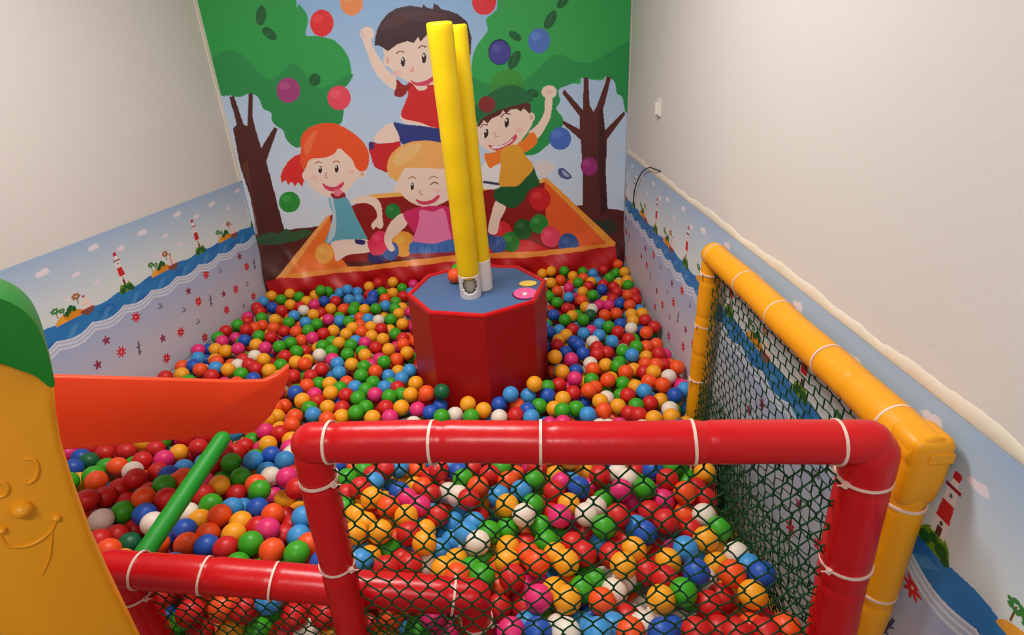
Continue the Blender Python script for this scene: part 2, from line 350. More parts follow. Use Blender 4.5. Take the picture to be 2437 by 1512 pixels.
    def eye(x, y, rx, ry, tilt=0):
        E(x, y, rx+2.5, ry+2, (240, 220, 208), tilt); E(x, y, rx, ry, (58, 22, 20), tilt); E(x-rx*.2, y-ry*.45, rx*.35, ry*.28, (240, 236, 232), tilt)
    def smile(p, col=(206, 64, 96)):
        P(p, col)
    eye(959, 147, 5, 12); eye(1009, 138, 5.5, 13); eye(1072, 134, 5.5, 13)
    Ln([(943, 128), (951, 122), (961, 124)], 2.5, (70, 30, 28)); Ln([(995, 116), (1003, 109), (1014, 112)], 2.5, (70, 30, 28)); Ln([(1060, 112), (1070, 106), (1080, 110)], 2.5, (70, 30, 28))
    E(980, 165, 5, 6, (226, 130, 120)); E(979, 164, 3, 4, SK)
    smile([(976, 190), (990, 196), (1012, 192), (1034, 180), (1040, 184), (1018, 202), (998, 205), (984, 200)])
    E(945, 175, 12, 8, (240, 180, 170), a=.6)
    # left girl
    P([(716, 366), (700, 372), (686, 384), (674, 402), (667, 420), (671, 436), (680, 428), (686, 441), (694, 432), (702, 444), (710, 434), (719, 445), (727, 420), (722, 395)], (214, 44, 42), sm=False)
    P([(729, 395), (745, 372), (807, 352), (846, 384), (855, 410), (846, 432), (820, 460), (790, 469), (760, 461), (740, 445), (727, 422)], SK)
    E(727, 418, 8, 11, SK); E(861, 414, 10, 10, SK); E(862, 415, 5, 5, SKd)
    P([(716, 356), (716, 330), (732, 307), (766, 294), (803, 296), (844, 319), (870, 346), (879, 375), (873, 402), (858, 408), (846, 398), (838, 380), (824, 366), (807, 353), (795, 366), (775, 375), (745, 378), (733, 385), (727, 402), (718, 398), (714, 376)], (228, 84, 40))
    P([(722, 350), (735, 325), (755, 310), (745, 340), (732, 370)], (236, 120, 74), a=.7)
    eye(762, 404, 4.5, 9); eye(801, 402, 4.5, 9.5)
    Ln([(750, 390), (757, 385), (765, 388)], 2, (150, 60, 30)); Ln([(792, 387), (800, 383), (808, 387)], 2, (150, 60, 30))
    Ln([(778, 410), (774, 421), (781, 424)], 2, (180, 110, 100)); E(835, 408, 9, 5, (240, 176, 170), a=.6); E(748, 425, 9, 6, (240, 176, 170), a=.5)
    smile([(768, 437), (782, 444), (798, 445), (816, 433), (818, 440), (808, 450), (790, 456), (774, 449)])
    P([(796, 452), (812, 452), (816, 466), (803, 470), (794, 464)], (226, 120, 140))
    P([(790, 459), (803, 468), (818, 458), (822, 470), (805, 474), (788, 470)], (150, 34, 40))
    P([(836, 478), (852, 468), (876, 466), (898, 474), (908, 492), (910, 515), (912, 538), (904, 545), (896, 540), (888, 546), (884, 534), (898, 515), (890, 494), (872, 484), (846, 484)], SK)
    P([(784, 470), (803, 474), (824, 470), (838, 495), (852, 525), (866, 552), (872, 572), (830, 578), (778, 580), (779, 560), (788, 540), (792, 510), (785, 490)], (92, 164, 180))
    P([(784, 470), (792, 472), (800, 520), (796, 560), (779, 579), (785, 545), (792, 510)], (200, 214, 220), a=.7)
    P([(792, 575), (872, 570), (884, 588), (876, 600), (830, 606), (802, 620), (796, 600)], SK)
    P([(846, 570), (868, 573), (866, 582), (848, 580)], (40, 40, 100)); P([(880, 600), (905, 598), (916, 612), (912, 622), (880, 620)], (44, 40, 96))
    P([(876, 572), (905, 585), (915, 600), (890, 606), (878, 592)], (214, 46, 80))
    # blond child
    P([(948, 512), (962, 510), (970, 532), (948, 556), (932, 572), (940, 592), (928, 596), (914, 570), (926, 535)], SK)
    P([(940, 400), (960, 385), (1050, 385), (1092, 400), (1094, 440), (1070, 474), (1030, 492), (998, 490), (966, 474), (948, 446)], SK)
    E(946, 449, 9, 10, SK)
    P([(926, 420), (921, 398), (928, 372), (950, 350), (983, 337), (1020, 335), (1055, 343), (1088, 372), (1098, 405), (1094, 440), (1086, 430), (1082, 404), (1048, 402), (1010, 400), (975, 400), (962, 402), (950, 424), (944, 432), (934, 424)], (234, 172, 96))
    P([(935, 380), (960, 352), (1000, 342), (990, 370), (950, 395)], (242, 196, 132), a=.6)
    eye(981, 444, 4, 9); Ln([(1024, 440), (1034, 434), (1042, 438)], 2.5, (90, 40, 30)); Ln([(1020, 428), (1030, 420), (1042, 424)], 2, (160, 100, 60)); Ln([(972, 426), (981, 421), (990, 425)], 2, (160, 100, 60))
    Ln([(1000, 452), (999, 461), (1006, 463)], 2, (190, 120, 100))
    smile([(989, 474), (1005, 479), (1026, 476), (1043, 464), (1046, 470), (1034, 482), (1012, 488), (996, 484)]); E(1042, 455, 8, 5, (240, 176, 170), a=.6)
    P([(960, 508), (980, 498), (1004, 492), (1050, 490), (1078, 500), (1100, 540), (1090, 566), (1072, 570), (1060, 540), (1000, 560), (972, 535)], (202, 44, 100))
    P([(1000, 500), (1030, 504), (1056, 498), (1068, 540), (1072, 572), (1030, 580), (982, 578), (990, 550), (997, 525)], (226, 122, 168))
    P([(982, 576), (1030, 580), (1076, 570), (1094, 590), (1086, 600), (1040, 606), (980, 602), (974, 590)], (62, 108, 176))
    for k in range(5): Ln([(995+k*17, 582), (993+k*17, 600)], 2, (40, 76, 140))
    P([(975, 602), (1090, 598), (1088, 606), (975, 612)], (150, 40, 50), sm=False)
    # capped boy
    P([(1273, 333), (1258, 316), (1270, 305), (1284, 290), (1296, 264), (1298, 234), (1314, 232), (1311, 275), (1300, 300), (1287, 322)], SK)
    E(1307, 219, 18, 16, SK); E(1307, 219, 6, 5, SKd); E(1307, 219, 4, 3, SK)
    P([(1134, 300), (1158, 282), (1204, 262), (1256, 262), (1268, 285), (1260, 308), (1232, 343), (1204, 360), (1172, 362), (1146, 346), (1134, 325)], SK)
    E(1264, 279, 9, 11, SK); E(1265, 280, 4, 6, SKd)
    P([(1134, 302), (1146, 280), (1170, 262), (1210, 246), (1252, 240), (1264, 250), (1262, 272), (1253, 264), (1246, 256), (1240, 266), (1228, 258), (1214, 262), (1204, 272), (1198, 262), (1190, 274), (1170, 282), (1160, 294), (1152, 286), (1142, 300)], (88, 34, 28), sm=False)
    P([(1130, 262), (1136, 248), (1160, 226), (1200, 205), (1235, 205), (1258, 222), (1268, 240), (1240, 248), (1200, 258), (1160, 274), (1134, 290)], (28, 104, 60))
    E(1159, 249, 20, 20, (126, 44, 40))
    eye(1157, 318, 5, 11, .2); eye(1206, 292, 5.5, 12, .1)
    Ln([(1143, 304), (1150, 297), (1160, 297)], 2.5, (70, 30, 24)); Ln([(1192, 280), (1200, 271), (1214, 272)], 2.5, (70, 30, 24)); Ln([(1178, 314), (1179, 325), (1187, 324)], 2, (190, 130, 110))
    smile([(1162, 345), (1180, 348), (1205, 340), (1227, 320), (1229, 330), (1212, 348), (1190, 358), (1172, 356)]); P([(1170, 349), (1200, 345), (1220, 330), (1216, 338), (1196, 350), (1176, 354)], (240, 228, 224)); E(1235, 310, 10, 6, (240, 176, 170), a=.6)
    P([(1181, 478), (1204, 492), (1190, 525), (1182, 556), (1162, 552), (1168, 515)], SK); E(1165, 572, 17, 14, (50, 70, 130))
    P([(1231, 440), (1262, 412), (1270, 398), (1276, 415), (1284, 440), (1260, 452), (1245, 478), (1222, 496), (1198, 488), (1176, 472), (1184, 446)], (22, 88, 46))
    P([(1150, 390), (1192, 394), (1192, 444), (1148, 446)], (226, 224, 224)); P([(1150, 430), (1192, 436), (1190, 442), (1150, 436)], (60, 60, 90), sm=False)
    P([(1153, 366), (1172, 364), (1194, 354), (1198, 370), (1192, 386), (1178, 394), (1166, 400), (1156, 384)], (238, 122, 36))
    P([(1231, 345), (1248, 332), (1264, 315), (1276, 322), (1277, 342), (1252, 362), (1238, 358)], (238, 122, 36))
    P([(1194, 356), (1231, 345), (1252, 372), (1270, 398), (1250, 425), (1232, 442), (1213, 444), (1188, 440), (1192, 395)], (222, 158, 44))
    # vinyl folds along the loose bottom edge
    zz = Z.reshape(-1)-CAMH; uu = U.reshape(-1)
    s = np.clip((-1.12-zz)/.3, 0, 1); s = s*s*(3-2*s)
    fold = .055*s*(1+.35*np.sin(uu*7+zz*9)+.22*np.sin(uu*17-zz*21)+.10*np.sin(uu*41+zz*30))
    fold += .012*np.exp(-((uu-.18-(-1.18-zz)*.5)/.03)**2)*np.exp(-((zz+1.2)/.1)**2)+.010*np.exp(-((uu-.26)/.025)**2)*np.exp(-((zz+1.22)/.07)**2)
    fold += .0022*np.sin(uu*9+.7)*np.clip((zz+1.1)/.6, 0, 1)
    A.C = np.minimum(A.C*1.12, .9); pos = base.reshape(-1, 3)+nrm*fold[:, None]
    edge = np.clip((zz+.2)/1, 0, 1)
    o = gridmesh('poster', pos, A.C, M['poster'], nu, nv)
    tag(o, 'printed vinyl wall poster of cartoon children and trees above the ball pit', 'poster')
build_poster()

# ---------------------------------------------------------------- seaside frieze on both side walls
PER = .565
MARKL = [(322, 755, 1), (287, 838, 1), (395, 853, 1), (429, 791, 1), (386, 806, 2), (251, 811, 2), (231, 869, 2), (489, 653, 1), (471, 718, 1), (538, 738, 1), (486, 804, 1), (540, 795, 1),
         (447, 693, 2), (531, 700, 2), (560, 689, 1), (586, 635, 1), (602, 706, 1), (597, 580, 2), (569, 611, 2), (329, 829, 3), (378, 729, 4), (500, 716, 3), (455, 833, 4), (469, 766, 4), (435, 738, 4), (578, 729, 4), (586, 676, 4), (522, 644, 4), (604, 629, 3)]
marks = []
for x, y, k in MARKL:
    d = ray(x, y); s = (LW0[0]-.16*LW0[1])/(d[0]-.16*d[1]); p = d*s
    marks.append((p[1]-2.6+.42, -.66-p[2], k))
def paint_frieze(T, V):
    n = len(T); C = np.zeros((n, 3)); h = (T % PER); sm = lambda a, b, x: np.clip((x-a)/(b-a), 0, 1)[:, None]
    def setc(m, c, a=1.): C[m] = C[m]*(1-a)+lin(c)*a
    sky = lin((158, 186, 216))*(1-sm(0, .25, V))+lin((218, 230, 230))*sm(0, .25, V); C[:] = sky
    for ct, cv, s in ((.06, .07, 1.), (.2, .13, .7), (.33, .05, .9), (.47, .1, .8), (.28, .2, .6), (.12, .21, .6)):
        for dx, dy, rx, ry in ((0, 0, .034, .011), (.012, -.008, .018, .011), (-.014, -.005, .014, .009)):
            m = ((h-ct-dx*s)/(rx*s))**2+((V-cv-dy*s)/(ry*s))**2 < 1; setc(m, (232, 224, 232), .9)
    wav = .012*np.abs(np.sin(np.pi*T/(PER/3)))
    sea = V > .29+.006*np.sin(T*31)
    C[sea] = lin((44, 128, 196))
    m = sea & (np.sin(T*24+V*30)+np.sin(T*13-V*60+1) > 1.0); setc(m, (32, 104, 184), .6)
    m = sea & (V > .325) & (np.sin(T*34+V*40) > .8); setc(m, (96, 164, 214), .5)
    w0 = .352+wav*1.9
    m = V > w0; C[m] = lin((182, 200, 224))
    for a in (0, .016, .034):
        m = (V > w0+a) & (V < w0+a+.007); setc(m, (226, 232, 242))
    low = V > w0+.045
    g = sm(.4, .62, V); cc = lin((170, 188, 220))*(1-g)+lin((204, 202, 214))*g; C[low] = cc[low]
    # sand islands, palms, ships
    def E(t, v, rt, rv, c, a=1.): setc((((h-t)/rt)**2+((V-v)/rv)**2) < 1, c, a)
    def R(t0, t1, v0, v1, c): setc((h > t0) & (h < t1) & (V > v0) & (V < v1), c)
    top = (V < .30)
    m = (((h-.10)/.075)**2+((V-.297)/.036)**2 < 1) & top; setc(m, (238, 168, 60))
    m = (((h-.12)/.045)**2+((V-.285)/.02)**2 < 1) & top; setc(m, (226, 146, 40))
    for t, v, s in ((.045, .235, 1), (.075, .245, .8), (.16, .215, 1.1)):
        R(t-.002, t+.002, v, v+.035, (120, 80, 40))
        for a in range(6):
            an = a*math.pi/3+.3; E(t+.013*s*math.cos(an), v+.009*s*math.sin(an), .008*s, .005*s, (60, 130, 60) if t < .15 else (170, 110, 60))
    for t, v in ((.105, .258), (.118, .25), (.130, .26), (.09, .268)): E(t, v, .011, .013, (24, 96, 40))
    m = (((h-.19)/.036)**2+((V-.288)/.026)**2 < 1) & (V > .286); setc(m, (126, 84, 76))
    m = (((h-.19)/.034)**2+((V-.288)/.02)**2 < 1) & (V > .283) & (V < .291); setc(m, (196, 40, 44))
    for t, v, rt, rv in ((.18, .262, .012, .018), (.197, .255, .012, .022), (.21, .268, .008, .014)): E(t, v, rt, rv, (238, 220, 210))
    R(.186, .188, .225, .285, (110, 60, 50)); E(.193, .228, .007, .004, (200, 50, 50))
    # lighthouse on its green mound
    m = (((h-.425)/.045)**2+((V-.30)/.05)**2 < 1) & (V < .303); setc(m, (110, 150, 40))
    for t, v, r in ((.40, .29, .016), (.445, .285, .017), (.42, .275, .012), (.46, .297, .012)): E(t, v, r, r*.9, (30, 96, 40))
    tw = .011+.06*(V-.11)
    def band(v0, v1, c, k=1.): setc((np.abs(h-.425) < tw*k) & (V > v0) & (V < v1), c)
    band(.135, .262, (236, 228, 226)); band(.178, .222, (206, 40, 44)); band(.11, .122, (206, 40, 44), .8); band(.122, .138, (240, 236, 236), .7); band(.138, .146, (150, 30, 60), 1.5); band(.238, .262, (96, 50, 44), .35)
    E(.425, .112, .010, .009, (196, 36, 50)); E(.425, .16, .004, .005, (90, 110, 130)); E(.425, .231, .004, .005, (60, 60, 60))
    # little sea creatures below the surf, repeating every third panel
    H3 = (T-PER) % (3*PER)
    for t, v, k in marks:
        if v < .41: continue
        dt = (H3-t+1.5*PER) % (3*PER)-1.5*PER; dv = V-v; r = np.hypot(dt, dv); an = np.arctan2(dv, dt)
        if k == 1: m = low & (r < .030*(.76+.24*np.cos(8*an))); setc(m, (212, 48, 54)); setc(r < .004, (244, 220, 216))
        elif k == 2: m = low & (r < .023*(.74+.26*np.cos(5*an+1))); setc(m, (150, 56, 84))
        elif k == 3:
            m = (np.abs(dt+.25*dv) < .005) & (np.abs(dv) < .034); setc(m, (82, 82, 120))
            m = (np.abs(dt) < .016) & (np.abs(dv+np.abs(dt)*.8) < .003); setc(m, (82, 82, 120)); m = (np.abs(dt) < .009) & (np.abs(dv-.022) < .003); setc(m, (82, 82, 120))
        else:
            m = (r < .015) & (r > .007) & (an > -2); setc(m, (128, 128, 140)); setc((np.abs(dt-.012) < .006) & (np.abs(dv-.008) < .004), (110, 110, 130))
    return C
HB = .80
def build_frieze(side):
    if side == 'L':
        Ys = np.arange(.5, 3.722, .0042); Tv = Ys-2.6+.42+10*PER
    else:
        y = .2; L = []
        while y < 3.925: L.append(y); y += .0015 if y < 1.25 else .0034
        Ys = np.array(L); Tv = 3.1-Ys+.42+10*PER
    Vs = np.arange(0, HB, .0021 if side == 'R' else .003); nu, nv = len(Ys), len(Vs)
    YY, VV = np.meshgrid(Ys, Vs, indexing='ij'); TT, _ = np.meshgrid(Tv, Vs, indexing='ij')
    C = paint_frieze(TT.ravel(), VV.ravel())
    if side == 'L': X = LW0[0]+.16*(YY-LW0[1])+.0035
    else: X = RX-.0035-.0012*np.sin(YY*14)*np.sin(VV*9)
    pos = np.stack([X, YY, FT-VV], -1).reshape(-1, 3)
    if side == 'L': pos = pos.reshape(nu, nv, 3)[::-1].reshape(-1, 3); C = C.reshape(nu, nv, 3)[::-1].reshape(-1, 3)
    o = gridmesh('frieze', pos, C, M['frieze'], nu, nv)
    s = 'left wall beside the slide' if side == 'L' else 'right wall behind the yellow netted frame'
    tag(o, 'seaside vinyl frieze with lighthouses and boats along the '+s, 'wall frieze', 'seaside friezes on the side walls')
build_frieze('L'); build_frieze('R')

# ---------------------------------------------------------------- small things on the right wall
p = atx(1570, 256, RX)
r = empty('wall_switch', (RX, p[1], p[2]), 'small white switch plate on the cream right wall', 'switch')
v, f = boxv((RX-.006, p[1], p[2]), (.006, .042, .042)); bevel(mk('plate', v, f, M['white'], r, smooth=False), .003)
v, f = boxv((RX-.018, p[1]-.004, p[2]-.004), (.010, .02, .03)); bevel(mk('rocker', v, f, M['white'], r, smooth=False), .004)
pts = [atx(x, y, RX-.02) for x, y in ((1508, 487), (1508, 470), (1511, 450), (1518, 428), (1530, 408), (1545, 399), (1556, 402), (1564, 408))]
pts[-1][0] = RX-.004
v, f = tube(catmull(pts, 5, closed=False), .0035, 8)
tag(mk('cable', v, f, M['cable'], origin=pts[0]), 'thin black cable looping out of the seaside frieze near the corner', 'cable')

# ---------------------------------------------------------------- padded pipes, ties and nets
def pipe(name, a, b, rad, mat, parent, ties=(), seg=28, seed=0, rnd=True):
    a = np.asarray(a, float); b = np.asarray(b, float); L = np.linalg.norm(b-a); n = max(12, int(L/.008)); rg = np.random.default_rng(seed+5)
    ph = rg.uniform(0, 6, 4); d, u, v = frame(b-a); P = []; R = []
    for i in range(n+1):
        s = i/n*L; pinch = sum(math.exp(-((s-t*L)/.007)**2) for t in ties)
        R.append(rad*(1-.07*pinch+.010*math.sin(s*23+ph[0])+.006*math.sin(s*61+ph[1])))
        P.append(a+d*s+u*.0012*math.sin(s*11+ph[2])+v*.0012*math.sin(s*9+ph[3]))
    V, F = tube(P, R, seg, rnd=rnd)
    # lengthwise creases fanning from the ties
    V = np.array(V); cen = a+((V-a)@d)[:, None]*d; rv = V-cen; s = (V-a)@d; ang = np.arctan2(rv@v, rv@u)
    amp = np.zeros(len(V))
    for t in ties: amp += np.exp(-np.abs(s-t*L)/.03)
    V = cen+rv*(1+.022*amp*np.sin(ang*7+ph[1])*np.sin(ang*3+ph[2]))[:, None]
    return mk(name, V, F, mat, parent), (a, b, rad*.95)
def ring(c, d, rad, parent, headdir, seed=0):
    d, u, v = frame(np.asarray(d, float)); c = np.asarray(c, float); V = []; F = []; n = 32
    rg = random.Random(seed); tilt = rg.uniform(-.09, .09)
    for i in range(n):
        a = 2*math.pi*i/n; e = math.cos(a)*u+math.sin(a)*v; off = d*rad*tilt*math.cos(a+1)
        for dr, dd in ((-.0015, -.0028), (.0022, -.0028), (.0022, .0028), (-.0015, .0028)): V.append(c+off+e*(rad+dr)+d*dd)
    for i in range(n):
        for k in range(4): A = i*4+k; B = i*4+(k+1) % 4; C = ((i+1) % n)*4+(k+1) % 4; D = ((i+1) % n)*4+k; F.append((A, B, C, D))
    h = np.asarray(headdir, float); h = h-d*(h@d); h /= np.linalg.norm(h)
    v2, f2 = boxv(c+h*(rad+.004), (.0055, .0045, .005), np.array([h, np.cross(d, h), d])); m = len(V); V += v2; F += [tuple(i+m for i in q) for q in f2]
    t0 = c+h*(rad+.006); t1 = t0+h*.012+np.cross(d, h)*.008*rg.choice((-1, 1)); v3, f3 = tube([t0, t1], .0016, 6, rnd=False); m = len(V); V += v3; F += [tuple(i+m for i in q) for q in f3]
    return fixn(mk('zip_tie', V, F, M['tie'], parent, smooth=False))
def ties_on(info, fr, parent, headdir, k=1.06):
    a, b, r = info
    for i, t in enumerate(fr): ring(a+(b-a)*t, b-a, r*k, parent, headdir, seed=i+int(abs(a[0])*100))
def net(parent, corner, eu, ev, quad, cw, ch, rad=.0019, bulge=None, seed=1, hexf=.14):
    """diamond net in the plane corner + s*eu + t*ev, kept inside quad ((s,t) polygon)"""
    rg = np.random.default_rng(seed); quad = np.array(quad); s0, t0 = quad.min(0); s1, t1 = quad.max(0)
    nx = int((s1-s0)/cw)+2; ny = int((t1-t0)/ch)+2; nodes = {}; nrm = np.cross(eu, ev)
    def node(i, j):                                           # i, j with i+j even; half-cell lattice
        if (i, j) not in nodes:
            s = s0+i*cw/2+rg.normal()*cw*.035; t = t0+j*ch/2+rg.normal()*ch*.035
            nodes[i, j] = (s, t, rg.normal()*.0015+(bulge(s, t) if bulge else 0.))
        return nodes[i, j]
    B = MB()
    for i in range(-1, 2*nx+1):
        for j in range(-1, 2*ny+1):
            if (i+j) % 2: continue
            for di in (-1, 0, 1):
                hv = ch*hexf/2
                a = node(i, j); b = node(i+di, j+1) if di else a
                if di: a = (a[0], a[1]+hv, a[2]); b = (b[0], b[1]-hv, b[2])
                else: a = (a[0], a[1]-hv, a[2]); b = (b[0], b[1]+hv, b[2])
                ok = inside(quad, np.array([a[0], b[0]]), np.array([a[1], b[1]]))
                if not ok.any(): continue
                if not ok.all():                              # clip to the frame edge by bisection
                    ain = ok[0]; lo, hi = (0., 1.)
                    for _ in range(12):
                        m = (lo+hi)/2; q = (a[0]+(b[0]-a[0])*m, a[1]+(b[1]-a[1])*m); z = inside(quad, np.array([q[0]]), np.array([q[1]]))[0]
                        if z == ain: lo = m
                        else: hi = m
                    q = tuple(a[k]+(b[k]-a[k])*lo for k in range(3))
                    if ain: b = q
                    else: a = q
                pa, pb = (np.asarray(corner)+eu*w_[0]+ev*w_[1]+nrm*w_[2] for w_ in (a, b))
                if np.linalg.norm(pb-pa) < .003: continue
                mid = (pa+pb)/2+eu*rg.normal()*.0012+ev*rg.normal()*.0012
                kt = 1.25 if di else 1.35; v, f = tube([pa, mid, pb], [rad*kt, rad*(.95 if di else 1.35), rad*kt], 5, cap=False); B.add(v, f)
    return B.build('net', M['net'], parent)
DN = np.array([0, 0, -1.])

# tall red netted panel
tl = atz(745, 1053, -.68); tr = atz(2060, 1053, -.685)
def tofloor(p1, p2, z=.0):
    d = p2-p1; return p1+d*((z-p1[2])/d[2])
lpt = aty(757, 1127, tl[1]); lpb = tofloor(lpt, aty(835, 1487, tl[1]))
rpt = aty(2050, 1187, tr[1]); rpb = tofloor(rpt, aty(1992, 1450, tr[1]))
R1 = empty('net_barrier', ((tl[0]+tr[0])/2, tl[1], 0), 'tall red padded frame with green netting, white ties, in front of the pit', 'net barrier', None)
tl2 = np.array([tl[0]+.000, tl[1], tl[2]]); tr2 = np.array([tr[0]+.004, tr[1], tr[2]])
_, ir = pipe('rail', tl2, tr2, .0415, M['redv'], R1, ties=(.045, .245, .442, .72, .955), seed=1)
def frac(px, info, py):
    a, b, r = info; (pa, pb), _ = proj(np.array([a, b])); return (px-pa[0])/(pb[0]-pa[0])
ties_on(ir, [frac(x, ir, 1053) for x in (790, 1046, 1309, 1668, 1996)], R1, DN)
lpt[2] = tl2[2]-.01; rpt[2] = tr2[2]-.01
lpt = aty(747, 1085, tl[1]); rpt = aty(2068, 1072, tr[1])
_, il = pipe('post', lpt, lpb, .0375, M['redv'], R1, ties=(.06, .30), seed=2)
_, irp = pipe('post', rpt, rpb, .048, M['redv'], R1, ties=(.07, .32), seed=3)
ties_on(il, [.055, .285, .62], R1, np.array([1, -.6, 0])); ties_on(irp, [.055, .27, .6], R1, np.array([-1, -.5, 0]))
_, ib = pipe('bottom_rail', (lpb[0], lpb[1], .05), (rpb[0], rpb[1], .05), .04, M['redv'], R1, seed=4)
# long tie from the red post round to the yellow one
e = tr-tl; L1 = np.linalg.norm(e[:2]); eu = np.array([e[0], e[1], 0])/L1
q = [((lpt-tl)@eu+.03, .03), ((rpt-tl)@eu-.035, .03), ((rpb-tl)@eu-.035, tl[2]-.05), ((lpb-tl)@eu+.03, tl[2]-.05)]
net(R1, tl, eu, DN, q, .046, .061, seed=3)

# yellow netted panel along the right wall
YX = .772
yf = atx(1697, 602, YX); yn = atx(2186, 1062, YX); zavg = (yf[2]+yn[2])/2; yf[2] = yn[2] = zavg
nb = np.array([YX, yn[1], 0]); fb = tofloor(atx(1688, 700, YX), atx(1660, 930, YX))
Y1 = empty('net_barrier', (YX, (yf[1]+yn[1])/2, 0), 'yellow padded frame with green netting standing against the right wall', 'net barrier', None)
yn2 = yn+np.array([0, -.035, 0]); _, iy = pipe('rail', yf, yn2, .044, M['yelv'], Y1, ties=(.05, .3, .55, .8), seed=7, rnd=False)
def fracy(px, py, info):
    a, b, r = info; best = min(np.linspace(0, 1, 400), key=lambda t: np.sum((proj((a+(b-a)*t)[None])[0][0]-np.array([px, py]))**2)); return float(best)
ties_on(iy, [fracy(x, y, iy) for x, y in ((1702, 612), (1778, 672), (1866, 740), (1985, 850), (2140, 1000))], Y1, DN)
_, inp = pipe('post', (YX, yn[1], zavg-.01), nb, .042, M['yelv'], Y1, ties=(.12, .4), seed=8)
_, ifp = pipe('post', (YX, yf[1], zavg-.01), fb, .038, M['yelv'], Y1, ties=(.1, .25, .42), seed=9)
ties_on(inp, [fracy(2165, 1190, inp), fracy(2103, 1402, inp), .7], Y1, np.array([-1, .3, 0])); ties_on(ifp, [fracy(1692, 650, ifp), fracy(1678, 772, ifp), fracy(1664, 900, ifp), .75], Y1, np.array([-1, -.4, 0]))
pipe('bottom_rail', (YX, nb[1], .05), (YX, fb[1], .05), .04, M['yelv'], Y1, seed=10)
Ly = yf[1]-yn[1]; ev = DN; eu = np.array([0, 1., 0])
q = [(.03, .03), (Ly-.03, .03), (fb[1]-yn[1]-.03, zavg-.06), (nb[1]-yn[1]+.03, zavg-.06)]
def nbulge(s, t):
    k = min(1, max(0, (t-.22)/.42)); k = k*k*(3-2*k); e_ = min(1, max(0, s/.12)); e2 = min(1, max(0, (Ly-.22-s)/.5)); return NB*k*(e_*(2-e_))*e2*e2*(3-2*e2)
NB = .10 if np.cross(eu, DN)[0] < 0 else -.10
net(Y1, (YX, yn[1], zavg), eu, DN, q, .052, .056, rad=.0015, bulge=nbulge, seed=4, hexf=.5)
q = [(.05, .47), (Ly-.05, .52), (fb[1]-yn[1]-.03, .78), (nb[1]-yn[1]+.03, .78)]
net(Y1, (YX-.012, yn[1], zavg), eu, DN, q, .044, .036, rad=.0015, bulge=nbulge, seed=14, hexf=.3)
# folded vinyl end cover of the yellow rail
V = []
for hz, hx, hy0, hy1 in ((.042, .043, .046, .040), (-.005, .043, .047, .042), (-.06, .043, .046, .042), (-.125, .038, .040, .038)):
    V += [yn+np.array([sx*hx, -hy0 if sy < 0 else hy1, hz]) for sx, sy in ((-1, -1), (1, -1), (1, 1), (-1, 1))]
F = [(3, 2, 1, 0), (12, 13, 14, 15)]+[(k*4+j, k*4+(j+1) % 4, k*4+4+(j+1) % 4, k*4+4+j) for k in range(3) for j in range(4)]
bevel(fixn(mk('corner_cover', V, F, M['yelv'], Y1)), .022, 5, 20)
v, f = boxv(yn+np.array([.010, -.047, .004]), (.024, .0025, .011)); bevel(mk('end_flap', v, f, M['yelv'], Y1, smooth=False), .002)

# low red gate behind the tall panel
gl = aty(262, 1352, 1.035); gr = aty(1128, 1422, 1.01)
G1 = empty('net_barrier', ((gl[0]+gr[0])/2, .96, 0), 'low red padded gate with green netting, running behind the tall frame to the slide', 'net barrier', None)
_, ig = pipe('rail', gl, gr, .0445, M['redv'], G1, ties=(.09, .27, .45, .93), seed=11)
ties_on(ig, [frac(x, ig, 1380) for x in (332, 484, 648, 1078)], G1, DN)
glb = tofloor(gl, aty(385, 1512, .99)); glb = np.array([gl[0]+.03, gl[1], 0])
_, ip = pipe('post', gl+np.array([.03, 0, -.03]), glb, .04, M['redv'], G1, ties=(.1, .5), seed=12)
ties_on(ip, [.1, .45], G1, np.array([1, -.5, 0]))
_, ip = pipe('post', gr+np.array([0, 0, -.02]), (gr[0]+.01, gr[1], 0), .04, M['redv'], G1, ties=(.1, .5), seed=13)
ties_on(ip, [.13, .45], G1, np.array([1, -.5, 0]))
e = gr-gl; eu = e/np.linalg.norm(e)
q = [(.05, .03), (np.linalg.norm(e)-.04, .03), (np.linalg.norm(e)-.04, 1.0-.45), (.05, 1.0-.45)]
net(G1, gl, eu, DN, q, .036, .048, rad=.0017, seed=6)

# green foam bar leaning from the gate to the slide
ga = aty(347, 1306, gl[1]); ga = np.array([ga[0], gl[1]+.005, ig[0][2]-.0+.052]); ga = aty(338, 1326, gl[1]+.078)
gb = atz(528, 1046, -1.06)
v, f = tube([ga+(gb-ga)*t for t in np.linspace(0, 1, 24)], [.0255+.0004*math.sin(k*2.1) for k in range(24)], 20)
tag(mk('foam_bar', v, f, M['greenf'], origin=ga), 'green foam bar leaning between the low red gate and the orange chute', 'foam bar')

